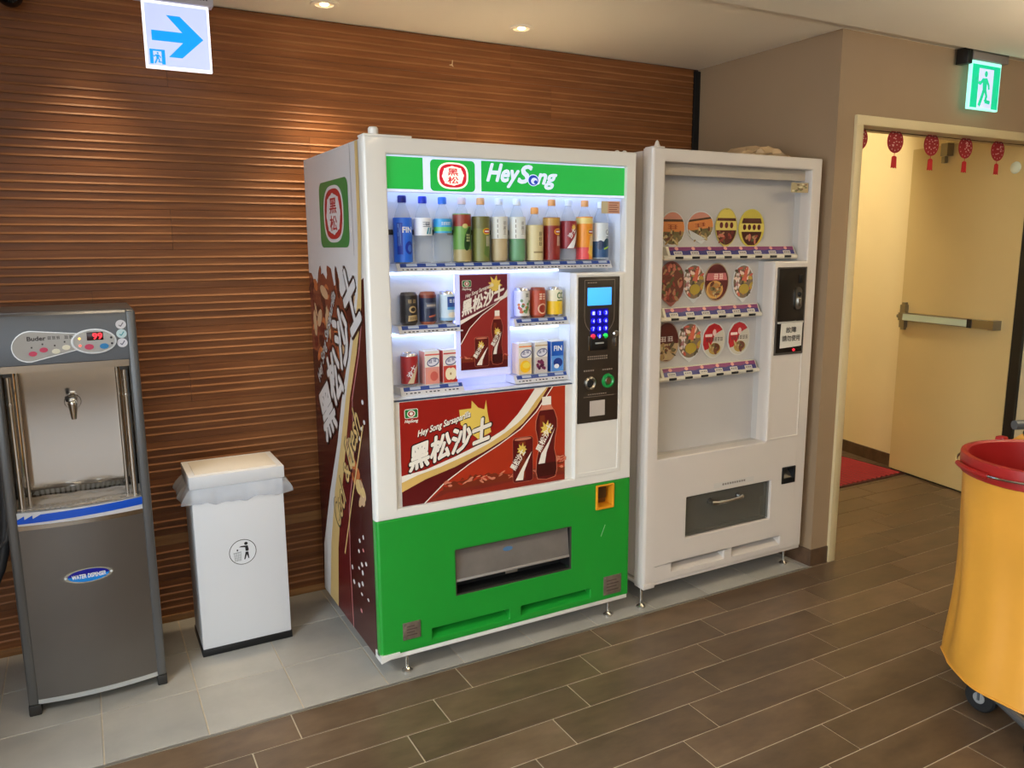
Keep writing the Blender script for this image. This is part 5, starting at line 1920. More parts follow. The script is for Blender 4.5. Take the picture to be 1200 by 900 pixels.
lid('pink rimmed orange noodle lid at the left of the top row', 2.219, 1.598, 0.066, 0.070, l_orange)
lid('orange noodle lid with a pale worn lower left edge', 2.368, 1.608, 0.074, 0.062, l_orange2, tilt=0.12)
lid('narrow yellow and brown noodle lid shaped like a jar', 2.514, 1.606, 0.062, 0.080, l_yellow, base=(190, 176, 90))
lid('wide yellow rimmed brown noodle lid at the right of the top row', 2.662, 1.602, 0.076, 0.082, l_yellow2, base=(200, 186, 80))
lid('dark red-brown noodle lid at the left of the middle row', 2.222, 1.377, 0.070, 0.088, l_dark, base=(150, 90, 80))
lid('grey rimmed seafood noodle lid, second in the middle row', 2.343, 1.376, 0.061, 0.077, l_sea)
lid('maroon beef noodle lid with a yellow bowl of noodles', 2.470, 1.373, 0.070, 0.082, l_beef, tab=False, base=(170, 150, 120))
lid('grey rimmed seafood noodle lid at the right of the middle row', 2.626, 1.370, 0.063, 0.078, l_sea)
lid('brown noodle lid at the left of the bottom row', 2.205, 1.130, 0.066, 0.086, l_brown, tab=False, base=(170, 150, 130))
lid('grey rimmed seafood noodle lid, second in the bottom row', 2.331, 1.127, 0.068, 0.080, l_sea)
lid('red and cream noodle lid, third in the bottom row', 2.466, 1.121, 0.066, 0.079, l_red, tab=False)
lid('red and cream noodle lid at the right end of the bottom row', 2.614, 1.122, 0.067, 0.077, l_red, tab=False)

# ---- crumpled bag lying on top of the noodle machine
rb = random.Random(21)
pk_ = MB()
R_ = []
for i in range(15):
    t = i / 14
    cx = 2.58 + 0.38 * t
    rad = (0.012 + 0.020 * math.sin(PI * min(1, t * 1.05)) * (0.5 + 0.7 * t)) * (0.8 + 0.4 * rb.random())
    R_.append([(cx + 0.01 * rb.random(), 0.22 + 0.07 * math.cos(a) * (0.8 + 0.4 * rb.random()), T1 + 0.0005 + rad * (1 + math.sin(a)) * (0.85 + 0.3 * rb.random())) for a in [2 * PI * k / 12 for k in range(12)]])
pk_.rings(R_)
tag(pk_.build('paper_bag', M('kraft_paper', (196, 168, 130), 0.7, var=0.1, scale=20), angle=20), 'crumpled tan paper bag lying on top of the white machine', 'bag')

# ================================================================== water dispenser
dsp = thing('water_dispenser', 'dark grey floor-standing water dispenser with red 99 display and polished steel niche', 'water dispenser', (0.002, 0.39, 0))
DXA, DXB, DYF, DYB, DH = -0.209, 0.212, 0.392, 0.77, 1.334
m_dgrey = M('dark_grey_coat', (92, 94, 98), 0.33, 0.35, var=0.03, scale=5)
m_post = M('grey_post', (104, 105, 106), 0.3, 0.45)
m_postd = M('dark_side_panel', (52, 52, 52), 0.4, 0.3)
m_brush = M('brushed_dark_steel', (122, 118, 114), 0.32, 0.75, var=0.05, scale=4)
m_mirror = M('polished_steel', (206, 200, 192), 0.10, 1.0)
m_foot = M('dark_foot', (44, 42, 40), 0.5)
body = MB()
body.box(DXA + 0.006, DXB - 0.006, 0.58, DYB, 0.03, DH - 0.006)
body.box(DXA + 0.03, DXB - 0.03, 0.43, 0.58, 0.05, 0.655)
body.build('cabinet', m_postd, dsp, smooth=False)
for s_, x0, x1 in ((-1, DXA, DXA + 0.03), (1, DXB - 0.03, DXB)):
    p = MB()
    p.box(x0, x1, DYF, DYF + 0.05, 0.035, DH - 0.002, bev=0.008, seg=3)
    post = p.build('corner_post', m_post, dsp)
    sd_ = MB()
    xs_ = (x0 + 0.002, x0 + 0.008) if s_ < 0 else (x1 - 0.008, x1 - 0.002)
    sd_.box(xs_[0], xs_[1], DYF + 0.045, 0.6, 0.035, DH - 0.004)
    sd_.build('side_panel', m_postd, dsp, smooth=False)
    ft = MB()
    ft.box(x0 - 0.001, x1 + (0.006 if s_ < 0 else 0.001), DYF - 0.002, DYF + 0.05, 0.0, 0.037, bev=0.004)
    ft.build('foot', m_foot, dsp)
    MB().box(x0, x1, DYB - 0.05, DYB, 0, 0.035, bev=0.004).build('foot', m_foot, dsp)
# header
hd = MB()
hx0, hx1 = DXA + 0.028, DXB - 0.028
pr = [(DYF + 0.012, 1.168), (DYF + 0.004, 1.172), (DYF + 0.002, 1.312), (DYF + 0.006, 1.325), (DYF + 0.018, 1.332), (0.585, 1.332), (0.585, 1.168)]
hd.rings([[(hx0, y, z) for y, z in pr], [(hx1, y, z) for y, z in pr]])
head = hd.build('header_panel', m_dgrey, dsp, angle=25)
MB().box(DXA + 0.004, DXB - 0.004, DYF + 0.03, DYB, DH - 0.006, DH, bev=0.002).build('top_cover', m_dgrey, dsp)
HY = DYF + 0.0015
m_rim = M('chrome_rim', (190, 188, 184), 0.25, 1.0)
m_ctl = M('control_grey', (176, 174, 170), 0.4)
ct = MB()
wed = [(0.045, 1.215)] + [(-0.090 - 0.050 * math.sin(a), 1.230 + 0.046 * math.cos(a) - 0.004 * math.sin(a)) for a in [PI - PI * k / 12 for k in range(13)]] + [(0.045, 1.262)]
big = [(x + (x + 0.05) * 0.03, 1.236 + (z - 1.236) * 1.08) for x, z in wed]
ct.prism_y(big, HY - 0.003, HY + 0.004)
ctl = ct.build('control_rim', m_rim, head)
MB().prism_y(wed, HY - 0.0045, HY).build('control_plate', m_ctl, head)
el = [(0.0855 + 0.0655 * math.cos(a), 1.2365 + 0.0405 * math.sin(a)) for a in [2 * PI * k / 36 for k in range(36)]]
MB().prism_y(el, HY - 0.007, HY).build('display_rim', m_rim, head)
el = [(0.0855 + 0.060 * math.cos(a), 1.2365 + 0.0355 * math.sin(a)) for a in [2 * PI * k / 36 for k in range(36)]]
MB().prism_y(el, HY - 0.0085, HY).build('display_plate', m_ctl, head)
MB().box(0.066, 0.113, HY - 0.010, HY - 0.008, 1.240, 1.266, bev=0.001).build('digit_window', M('digit_window', (44, 14, 14), 0.25), head)
dg = Art()
dg.text('99', 0.083, 1.2435, 0.027, 0.019, M('red_digits', (255, 40, 50), 0.4, emit=2.0), 0, bold=0.02)
m_ink2 = M('panel_ink', (50, 44, 44), 0.5)
dg.build('digits', head, on_front(HY - 0.0104))
tx = Art()
tx.text('Buder', -0.098, 1.2475, 0.050, 0.013, m_ink2, 0, bold=0.03)
tx.glyph(3, -0.044, 1.2485, 0.036, 0.011, m_ink2, 0, seed=3)
tx.glyph(2, 0.002, 1.2485, 0.026, 0.011, m_ink2, 0, seed=4)
for u, v in ((-0.088, 1.226), (-0.058, 1.235), (-0.025, 1.229), (0.003, 1.241 - 0.002)):
    tx.rect(u - 0.0022, v - 0.002, u + 0.0022, v + 0.003, m_ink2, 0)
tx.build('panel_lettering', head, on_front(HY - 0.0049))
b_pink, b_ivory, b_blue = M('pink_button', (206, 60, 96), 0.35), M('ivory_button', (232, 228, 206), 0.35), M('blue_button', (40, 130, 190), 0.35)
for u, v, m_ in ((-0.086, 1.207, b_pink), (-0.056, 1.2175, b_pink), (-0.023, 1.211, b_ivory), (0.006, 1.2215, b_ivory)):
    q = MB()
    q.prism_y([(u + 0.0115 * math.cos(a), v + 0.0078 * math.sin(a)) for a in [2 * PI * k / 20 for k in range(20)]], HY - 0.0075, HY)
    q.build('button', m_, head)
for u, v, m_ in ((0.0705, 1.2195, b_pink), (0.1135, 1.2195, b_blue)):
    q = MB()
    q.prism_y([(u + 0.013 * math.cos(a), v + 0.009 * math.sin(a)) for a in [2 * PI * k / 20 for k in range(20)]], HY - 0.0115, HY)
    q.build('button', m_, head)
for u, v, c, e in ((0.045, 1.247, (255, 200, 90), 1.5), (0.045, 1.2245, (255, 90, 70), 1.5), (0.1355, 1.246, (40, 40, 46), 0), (0.1365, 1.227, (40, 40, 46), 0)):
    q = MB().lathe([(0.0, -0.010), (0.0035, -0.0095), (0.004, 0.0)], (u, HY, v), 10, axis='y')
    q.build('indicator_lamp', M('lamp_%d_%d' % (c[0], c[1]), c, 0.3, emit=e), head)
for k, (c1, c2) in enumerate((((216, 214, 218), (110, 104, 112)), ((190, 214, 218), (60, 150, 160)), ((214, 214, 222), (84, 84, 110)))):
    q = Art()
    u, v = 0.167, 1.286 - 0.030 * k
    q.ell(u, v, 0.0155, 0.0148, M('round_sticker_%d' % k, c1, 0.4), 0, n=20)
    q.stroke([(u - 0.006, v - 0.002), (u - 0.001, v - 0.006), (u + 0.007, v + 0.006)], 0.003, M('sticker_mark_%d' % k, c2, 0.4), 1)
    q.build('round_sticker', head, on_front(HY - 0.0006))
# polished niche
NZ0, NZ1 = 0.700, 1.168
sec = []
xl, xr, yb = DXA + 0.030, DXB - 0.030, 0.545
rad = 0.05
sec.append((xl, DYF + 0.03))
for k in range(9):
    a = PI - PI / 2 * k / 8
    sec.append((xl + rad + rad * math.cos(a), yb - rad + rad * math.sin(a)))
for k in range(9):
    a = PI / 2 - PI / 2 * k / 8
    sec.append((xr - rad + rad * math.cos(a), yb - rad + rad * math.sin(a)))
sec.append((xr, DYF + 0.03))
ni = MB()
ni.rings([[(x, y, NZ0 - 0.03) for x, y in sec], [(x, y, NZ1) for x, y in sec]], close=False, cap0=False, cap1=False)
ni.f = [tuple(reversed(f)) for f in ni.f]
ni.build('polished_niche', m_mirror, dsp, angle=60)
MB().box(xl, xr, DYF + 0.006, 0.56, NZ1 - 0.02, NZ1 + 0.002).build('niche_ceiling', m_mirror, dsp, smooth=False)
for sx in (-1, 1):
    cx = 0.0015 + sx * 0.164
    tb = MB()
    tb.cyl((cx, DYF + 0.022, NZ0 - 0.02), (cx, DYF + 0.022, NZ1), 0.0105, seg=16)
    t_ = tb.build('sight_tube', m_chrome, dsp)
    MB().box(cx - 0.013, cx + 0.013, DYF + 0.010, DYF + 0.036, 1.135, 1.160, bev=0.003).build('tube_holder', m_foot, t_)
    q = MB()
    q.lathe([(0.009, -0.004), (0.0125, -0.003), (0.0125, 0.003), (0.009, 0.004)], (cx, DYF + 0.022, 1.05), 16)
    q.cyl((cx, DYF + 0.004, 1.05), (cx, DYF + 0.022, 1.05), 0.004, seg=8)
    q.build('tube_clamp', m_chrome, t_)
    tb2 = MB().cyl((cx - sx * 0.022, DYF + 0.034, NZ0 - 0.02), (cx - sx * 0.022, DYF + 0.034, NZ1), 0.006, seg=12)
    tb2.build('inner_tube', m_chrome, dsp)
# tap
tap = MB()
tap.lathe([(0.0, -0.05), (0.007, -0.05), (0.0085, -0.046), (0.0135, -0.004), (0.015, 0.004), (0.012, 0.012), (0.0, 0.013)], (0.006, 0.475, 1.022), 18)
tap.cyl((0.006, 0.475, 1.02), (0.006, 0.546, 1.02), 0.009, seg=14)
tp_ = tap.build('tap', m_chrome, dsp)
MB().box(-0.002, 0.014, 0.458, 0.486, 1.034, 1.042, bev=0.003).build('tap_lever', m_chrome, tp_)
MB().cyl((-0.008, 0.468, 1.036), (-0.008, 0.452, 1.050), 0.005, 0.007, seg=10).build('tap_lever_knob', m_foot, tp_)
MB().lathe([(0.0, -0.004), (0.024, -0.004), (0.026, 0.0)], (0.006, 0.545, 1.02), 20, axis='y').build('tap_flange', m_mirror, tp_)
# drip tray with bowed front


def bow(x, d=0.022):
    t = (x - 0.0015) / 0.18
    return DYF + 0.004 - d * (1 - t * t)


xs_ = [DXA + 0.026 + (DXB - DXA - 0.052) * k / 16 for k in range(17)]


def bowed(z0, z1, d, mat, name, parent, back=0.46, off=0.0):
    q = MB()
    R1 = [[(x, bow(x, d) - off, z0), (x, bow(x, d) - off, z1), (x, back, z1), (x, back, z0)] for x in xs_]
    q.rings(R1)
    return q.build(name, mat, parent, angle=40)


tray = bowed(0.656, 0.698, 0.022, M('tray_white', (206, 208, 214), 0.35), 'drip_tray', dsp, back=0.50)
bl = MB()
m_tblue = M('tray_blue', (16, 84, 208), 0.3)
for i in range(16):
    x0, x1 = xs_[i], xs_[i + 1]
    t0, t1 = i / 16, (i + 1) / 16
    za0, za1 = 0.668 + 0.010 * t0, 0.668 + 0.010 * t1
    h0 = 0.026 if i > 2 else 0.014
    bl.add([(x0, bow(x0) - 0.0008, za0 - 0.006), (x1, bow(x1) - 0.0008, za1 - 0.006), (x1, bow(x1) - 0.0008, za1 + 0.020), (x0, bow(x0) - 0.0008, za0 + h0 - 0.006)], [(0, 1, 2, 3)])
bl.build('blue_edge_film', m_tblue, tray, smooth=False)
gr = MB()
for i in range(22):
    x = DXA + 0.045 + 0.0148 * i
    gr.box(x, x + 0.006, bow(x) + 0.02, 0.52, 0.699, 0.705)
gr.build('grille', M('grille_grey', (120, 114, 108), 0.35, 0.4), tray, smooth=False)
# crumpled plastic film over the tray
fm = MB()
rg = random.Random(5)
NN = 14
fv = []
for j in range(NN + 1):
    for i in range(NN + 1):
        u, v = i / NN, j / NN
        x = DXA + 0.028 + (DXB - DXA - 0.056) * u
        y = bow(x) - 0.002 + (0.50 - bow(x)) * v
        z = 0.702 + 0.006 * rg.random() + 0.05 * max(0, v - 0.75) + (0.016 * rg.random() if j in (9, 10, 11) else 0)
        fv.append((x, y, z))
fm.add(fv, [(j * (NN + 1) + i, j * (NN + 1) + i + 1, (j + 1) * (NN + 1) + i + 1, (j + 1) * (NN + 1) + i) for j in range(NN) for i in range(NN)])
fm.build('plastic_film', glass_mat('crumpled_film', (236, 234, 230), 1.35, 0.12, 0.55, (196, 184, 172)), tray, angle=80)
# lower door
low = bowed(0.052, 0.640, 0.016, m_brush, 'lower_door', dsp, back=0.44)
bowed(0.640, 0.656, 0.018, M('steel_strip', (180, 172, 160), 0.2, 1.0), 'steel_strip', dsp, back=0.44)
bowed(0.036, 0.052, 0.019, M('pale_kick_strip', (196, 200, 200), 0.35, 0.3), 'kick_strip', dsp, back=0.43)
ov = Art()
m_navy = M('sticker_navy', (16, 16, 150), 0.3)
m_sky = M('sticker_sky', (20, 140, 232), 0.3)
m_silver = M('sticker_silver', (186, 184, 170), 0.25, 0.6)
oc = (0.003, 0.460)
ov.ell(oc[0], oc[1], 0.0735, 0.0255, m_silver, 0, n=40)
ov.ell(oc[0], oc[1], 0.0615, 0.0215, m_sky, 1, n=40)
up = [(oc[0] + 0.0615 * math.cos(a), oc[1] + 0.0215 * math.sin(a)) for a in [PI * k / 20 for k in range(21)]]
ov.poly(up, m_navy, 2)
ov.text('WATER', oc[0] - 0.049, oc[1] - 0.008, 0.042, 0.0135, M('sticker_white', (236, 240, 246), 0.3), 3, bold=0.04)
ov.text('DISPENSER', oc[0] - 0.002, oc[1] - 0.008, 0.053, 0.0135, M('sticker_white', (236, 240, 246), 0.3), 3, bold=0.04)
for sx in (-1, 1):
    ov.ell(oc[0] + sx * 0.067, oc[1], 0.004, 0.004, M('sticker_white', (236, 240, 246), 0.3), 3, n=10)
ov.build('oval_badge', low, lambda u, v, e: (u, bow(u, 0.016) - 0.0008 - e, v), du=0.012)

# hose behind the dispenser
hs = MB()
path = []
P4 = [Vector((-0.238, 0.80, 0.80)), Vector((-0.240, 0.72, 0.50)), Vector((-0.255, 0.70, 0.30)), Vector((-0.42, 0.72, 0.30))]
for k in range(21):
    t = k / 20
    path.append(P4[0] * (1 - t) ** 3 + P4[1] * 3 * t * (1 - t) ** 2 + P4[2] * 3 * t * t * (1 - t) + P4[3] * t ** 3)
hs.tube(path, [0.018 + 0.002 * (k % 2) for k in range(21)], 12)
tag(hs.build('drain_hose', M('grey_hose', (58, 58, 60), 0.5)), 'dark grey drain hose beside the water dispenser', 'hose')
cd = MB()
cd.tube([(-0.218, 0.62, 0.62), (-0.238, 0.64, 0.54), (-0.29, 0.68, 0.48), (-0.40, 0.74, 0.46)], 0.006, 8)
tag(cd.build('power_cable', M('cable_grey', (96, 96, 96), 0.5)), 'thin grey cable running behind the water dispenser', 'cable')

# ================================================================== litter bin
bn_ = thing('litter_bin', 'white rectangular litter bin with a pitch-in symbol and clear liner', 'bin', (0.516, 0.64, 0))
m_bin = M('white_bin_paint', (226, 228, 232), 0.4, var=0.01, scale=4)
bx0, bx1, by0, by1 = 0.352, 0.682, 0.522, 0.758
MB().box(bx0 - 0.003, bx1 + 0.003, by0 - 0.003, by1 + 0.003, 0, 0.028, bev=0.002).build('black_base', m_black, bn_)
MB().box(bx0, bx1, by0, by1, 0.028, 0.664, bev=0.003).build('bin_body', m_bin, bn_)
ld = MB()
ld.box(bx0 - 0.006, bx1 + 0.006, by0 - 0.006, by1 + 0.006, 0.661, 0.707, bev=0.002)
lid_ = ld.build('bin_lid', m_bin, bn_)
fl_ = MB()
fl_.bm(frame_panel([0, 1], [0, 1], lambda x, z: True, 0, 1, bev=0))
fl_ = MB().box(bx0 + 0.018, bx1 - 0.018, by0 + 0.018, by1 - 0.018, 0.706, 0.7095, bev=0.0015)
fl_.build('swing_flap', M('flap_offwhite', (222, 216, 206), 0.45), lid_)
# liner skirt
sk_ = MB()
rg = random.Random(3)
per = []
cxm, cym = (bx0 + bx1) / 2, (by0 + by1) / 2
NPER = 128
for k in range(NPER):
    t = k / NPER * 4
    sidx, f_ = int(t), t - int(t)
    cx4 = [(bx0, by0), (bx1, by0), (bx1, by1), (bx0, by1)]
    a, b = cx4[sidx], cx4[(sidx + 1) % 4]
    per.append((a[0] + (b[0] - a[0]) * f_, a[1] + (b[1] - a[1]) * f_))
R_ = []
lv = [(0.660, 0.004), (0.646, 0.009), (0.628, 0.014), (0.610, 0.015), (0.598, 0.009)]
wave = [rg.random() for _ in range(NPER)]
for li, (z, o) in enumerate(lv):
    ring = []
    for k, (x, y) in enumerate(per):
        dx, dy = x - cxm, y - cym
        ox = (1 if x >= bx1 - 1e-6 else -1 if x <= bx0 + 1e-6 else 0)
        oy = (1 if y >= by1 - 1e-6 else -1 if y <= by0 + 1e-6 else 0)
        corner = 1.0 if k % 32 == 0 else 0.0
        w_ = 0.4 * math.sin(k * 0.61) + 0.35 * math.sin(k * 0.27 + 1) + 0.25 * math.sin(k * 1.13 + 2)
        oo = o + (0.007 * w_ + 0.001 * wave[k]) * li / 2
        extra = 0.0
        if x <= bx0 + 1e-6 or x >= bx1 - 1e-6:
            extra = 0.022 * li / 4
        zz = z + (0.013 * w_ + 0.002 * wave[(k * 7) % NPER]) * li / 4
        oo = max(oo, 0.003)
        ring.append((x + ox * (oo + extra), y + oy * oo * (1.0 if not corner else 0.6), zz))
    R_.append(ring)
sk_.rings(R_, True, False, False)
sk_.build('bin_liner', glass_mat('liner_film', (244, 246, 250), 1.4, 0.2, 0.38, (226, 230, 236)), bn_, angle=70)
sy = Art()
m_bk = M('symbol_black', (20, 20, 24), 0.5)
m_wh = M('symbol_white', (232, 234, 238), 0.45)
m_gy = M('symbol_grey', (170, 174, 178), 0.5)
cu, cv = 0.518, 0.389
sy.ell(cu, cv, 0.050, 0.050, m_bk, 0, n=40)
sy.ell(cu, cv, 0.0475, 0.0475, m_wh, 1, n=40)
sy.ell(cu + 0.013, cv + 0.032, 0.0065, 0.0062, m_bk, 2)
sy.poly([(cu + 0.010, cv + 0.024), (cu + 0.019, cv + 0.023), (cu + 0.022, cv + 0.008), (cu + 0.020, cv + 0.001), (cu + 0.010, cv + 0.002), (cu + 0.009, cv + 0.017), (cu - 0.013, cv + 0.021), (cu - 0.006, cv + 0.0245)], m_bk, 2)
sy.poly([(cu + 0.0095, cv - 0.001), (cu + 0.020, cv - 0.002), (cu + 0.022, cv - 0.028), (cu + 0.019, cv - 0.029), (cu + 0.014, cv - 0.012), (cu + 0.007, cv - 0.031), (cu + 0.003, cv - 0.030), (cu + 0.008, cv - 0.010)], m_bk, 2)
sy.rect(cu - 0.022, cv + 0.006, cu - 0.017, cv + 0.013, m_bk, 2)
sy.stroke([(cu - 0.034, cv - 0.001), (cu - 0.006, cv + 0.001)], 0.004, m_gy, 2)
for k in range(6):
    sy.stroke([(cu - 0.032 + 0.005 * k, cv - 0.003), (cu - 0.030 + 0.0044 * k, cv - 0.034)], 0.0022, m_gy, 2)
for k in range(3):
    sy.stroke([(cu - 0.031, cv - 0.012 - 0.009 * k), (cu - 0.007, cv - 0.011 - 0.009 * k)], 0.0014, m_gy, 2)
sy.build('pitch_in_symbol', bn_, on_front(by0 - 0.0004))

# ================================================================== signs
sg = thing('direction_sign', 'lit white ceiling sign with a large blue arrow pointing right', 'sign', (0.43, 0.6, CEIL))
m_hous = M('sign_housing', (190, 186, 196), 0.4)
MB().box(0.300, 0.552, 0.575, 0.625, 2.352, CEIL, bev=0.003).build('housing', m_hous, sg)
s_wh = M('sign_lit_white', (190, 202, 246), 0.35, emit=0.72)
s_edge = M('sign_lit_edge', (245, 246, 255), 0.35, emit=1.1)
s_bl = M('sign_lit_blue', (0, 152, 240), 0.35, emit=0.75)
MB().box(0.324, 0.537, 0.592, 0.608, 2.135, 2.352, bev=0.002).build('light_panel', s_edge, sg)
sa = Art()
sa.rect(0.331, 2.1435, 0.530, 2.344, s_wh, 0)
sa.poly([(0.398, 2.310), (0.441, 2.310), (0.513, 2.242), (0.441, 2.175), (0.398, 2.175), (0.446, 2.225), (0.348, 2.225), (0.348, 2.258), (0.446, 2.258)], s_bl, 1)


def runner(A, u, v, h, mat, L, flip=1, slim=1.0):
    """running figure, foot line at v, height h"""
    def p(x, y):
        return (u + flip * x * h * slim, v + y * h)
    A.ell(*p(0.05, 0.90), 0.075 * h, 0.085 * h, mat, L, n=14)
    A.poly([p(-0.13, 0.77), p(0.14, 0.79), p(0.13, 0.45), p(-0.08, 0.45)], mat, L)
    A.stroke([p(-0.08, 0.75), p(-0.24, 0.62), p(-0.32, 0.66)], 0.09 * h, mat, L)
    A.stroke([p(0.10, 0.75), p(0.24, 0.60), p(0.26, 0.50)], 0.085 * h, mat, L)
    A.stroke([p(0.0, 0.48), p(-0.10, 0.26), p(-0.22, 0.04)], 0.12 * h, mat, L)
    A.stroke([p(0.06, 0.48), p(0.16, 0.30), p(0.10, 0.16), p(0.36, 0.14)], 0.10 * h, mat, L)


sa.rect(0.3375, 2.149, 0.386, 2.1965, s_bl, 1)
sa.rect(0.3485, 2.149, 0.3745, 2.1905, s_wh, 2)
runner(sa, 0.361, 2.150, 0.038, s_bl, 3)
sa.build('arrow_face', sg, on_front(0.5912))
la = Art()
for k in range(7):
    la.rect(0.470 + 0.0095 * k, 2.3675, 0.470 + 0.0095 * k + 0.006, 2.3755, M('housing_ink', (96, 90, 104), 0.5), 0)
la.build('housing_lettering', sg, on_front(0.5746))

ex = thing('exit_sign', 'lit green exit sign with a running figure above the doorway', 'sign', (4.0, -0.05, CEIL))
MB().box(3.862, 4.146, -0.075, -0.012, 2.392, CEIL - 0.001, bev=0.003).build('housing', M('exit_housing', (128, 116, 110), 0.45), ex)
MB().box(3.822, 3.862, -0.07, -0.012, 2.37, CEIL - 0.004, bev=0.003).build('housing_bracket', m_black, ex)
x_edge = M('exit_lit_edge', (170, 250, 232), 0.35, emit=0.75)
x_gr = M('exit_lit_green', (0, 190, 140), 0.35, emit=0.65)
x_wh = M('exit_lit_white', (196, 208, 246), 0.35, emit=0.6)
MB().box(3.878, 4.118, -0.058, -0.042, 2.170, 2.392, bev=0.002).build('light_panel', x_edge, ex)
xa = Art()
xa.rect(3.886, 2.178, 4.110, 2.376, x_gr, 0)
xa.rect(3.940, 2.178, 4.058, 2.360, x_wh, 1)
runner(xa, 3.990, 2.184, 0.170, x_gr, 2, flip=1, slim=0.85)
xa.build('exit_face', ex, on_front(-0.0588))

# ================================================================== dome camera and downlights
dc = thing('dome_camera', 'dark dome security camera on the ceiling above the dispenser', 'security camera', (-0.06, 0.80, CEIL))
MB().lathe([(0.0, 0.0), (0.050, 0.0), (0.052, -0.03), (0.047, -0.065), (0.041, -0.080), (0.0, -0.080)], (-0.06, 0.80, CEIL), 28).build('camera_housing', M('camera_grey', (150, 146, 142), 0.4), dc)
MB().lathe([(0.040, 0.0)] + [(0.040 * math.cos(a), -0.040 * math.sin(a)) for a in [PI / 2 * k / 8 for k in range(1, 9)]], (-0.06, 0.80, CEIL - 0.078), 24).build('dome', M('smoked_dome', (10, 10, 12), 0.08), dc)

m_bulb = M('warm_bulb', (255, 226, 170), 0.4, emit=14.0)
m_ring = M('downlight_ring', (232, 224, 206), 0.35)


def downlight(label, x, y, z, watt, angle=74, col=(1.0, 0.78, 0.50), group='ceiling downlights'):
    t = thing('downlight', label, 'downlight', (x, y, z), group)
    MB().lathe([(0.034, -0.001), (0.036, -0.006), (0.050, -0.006), (0.054, -0.003), (0.054, 0.0), (0.034, 0.0)], (0, 0, 0), 28, cap=False).build('ring', m_ring, t, local=True)
    MB().lathe([(0.0, 0.0), (0.012, -0.001), (0.026, 0.0), (0.034, -0.0005)], (0, 0, -0.0012), 24).build('reflector', M('reflector_warm', (240, 220, 180), 0.25, emit=0.4), t, local=True)
    MB().lathe([(0.0, -0.006), (0.010, -0.005), (0.016, -0.002), (0.017, 0.0)], (0, 0, -0.002), 16).build('bulb', m_bulb, t, local=True)
    d = bpy.data.lights.new('downlight_lamp', 'SPOT')
    d.energy, d.color, d.spot_size, d.spot_blend, d.shadow_soft_size = watt, col, math.radians(angle), 0.9, 0.05
    o = bpy.data.objects.new('downlight_lamp', d)
    COL.objects.link(o)
    o.parent = t
    o.location = (0, 0, -0.02)
    return t


DL = 50
downlight('small round downlight in the ceiling left of the drinks machine', 0.973, 0.683, CEIL, DL)
downlight('small round downlight in the ceiling above the drinks machine', 1.805, 0.628, CEIL, DL)
downlight('small round downlight above the water dispenser', 0.141, 0.70, CEIL, DL * 0.45)

# ceiling lamps of the main room and of the passage
def round_lamp(label, x, y, z, watt, col, r=0.16):
    t = thing('ceiling_lamp', label, 'ceiling lamp', (x, y, z), 'round ceiling lamps')
    MB().lathe([(0.0, -0.045), (r * 0.7, -0.040), (r * 0.97, -0.02), (r, 0.0)], (0, 0, 0), 28).build('lamp_glass', M('lamp_glass_%d' % int(watt), (255, 236, 200), 0.4, emit=2.0), t, local=True)
    d = bpy.data.lights.new('ceiling_lamp_light', 'AREA')
    d.shape, d.size, d.energy, d.color = 'DISK', r * 2, watt, col
    o = bpy.data.objects.new('ceiling_lamp_light', d)
    COL.objects.link(o)
    o.parent = t
    o.location = (0, 0, -0.06)
    return t


round_lamp('round lamp on the passage ceiling', 3.95, 1.0, 2.70, 46, (1.0, 0.88, 0.62))
round_lamp('round lamp on the main room ceiling', 1.3, -1.5, 2.40, 8, (1.0, 0.76, 0.48))


def panel_lamp(label, x, y, watt):
    t = thing('ceiling_panel_lamp', label, 'ceiling lamp', (x, y, 2.40), 'cool white ceiling panels')
    MB().box(-0.62, 0.62, -0.32, 0.32, -0.022, 0.0, bev=0.004).build('panel_frame', m_wf, t, local=True)
    MB().box(-0.60, 0.60, -0.30, 0.30, -0.026, -0.020).build('diffuser', M('panel_diffuser', (225, 236, 255), 0.5, emit=3.0), t, local=True, smooth=False)
    d = bpy.data.lights.new('panel_light', 'AREA')
    d.shape, d.size, d.size_y, d.energy, d.color = 'RECTANGLE', 1.2, 0.6, watt, (0.76, 0.89, 1.0)
    o = bpy.data.objects.new('panel_light', d)
    COL.objects.link(o)
    o.parent = t
    o.location = (0, 0, -0.03)
    return t



def added_uplight(label, x, y, z, watt):  # uplights added out of view to brighten the ceiling
    t = thing('added_uplight', label, 'added uplight', (x, y, z), 'added uplights that brighten the ceiling')
    MB().box(-0.75, 0.75, -0.10, 0.10, 0.0, 0.05, bev=0.006).build('lamp_body', m_wf, t, local=True)
    for xx in (-0.6, 0.6):
        MB().cyl((xx, 0, 0.05), (xx, 0, 2.40 - z), 0.003, seg=6).build('hanging_wire', m_steel, t, local=True)
    MB().box(-0.73, 0.73, -0.08, 0.08, 0.049, 0.054).build('top_diffuser', M('added_uplight_diffuser', (255, 240, 214), 0.5, emit=3.0), t, local=True, smooth=False)
    d = bpy.data.lights.new('added_uplight_light', 'AREA')
    d.shape, d.size, d.size_y, d.energy, d.color = 'RECTANGLE', 1.4, 0.16, watt, (1.0, 0.88, 0.68)
    o = bpy.data.objects.new('added_uplight_light', d)
    COL.objects.link(o)
    o.parent = t
    o.location = (0, 0, 0.058)
    o.rotation_euler = (PI, 0, 0)
    return t


added_uplight('long added uplight, out of view, nearest the doorway', 3.7, -1.5, 1.95, 34)
added_uplight('long added uplight, out of view, nearest the window', 0.6, -3.2, 1.95, 24)
panel_lamp('cool white ceiling panel nearest the niche wall', -1.5, -1.35, 64)
panel_lamp('cool white ceiling panel nearest the rear wall', -2.6, -3.6, 35)

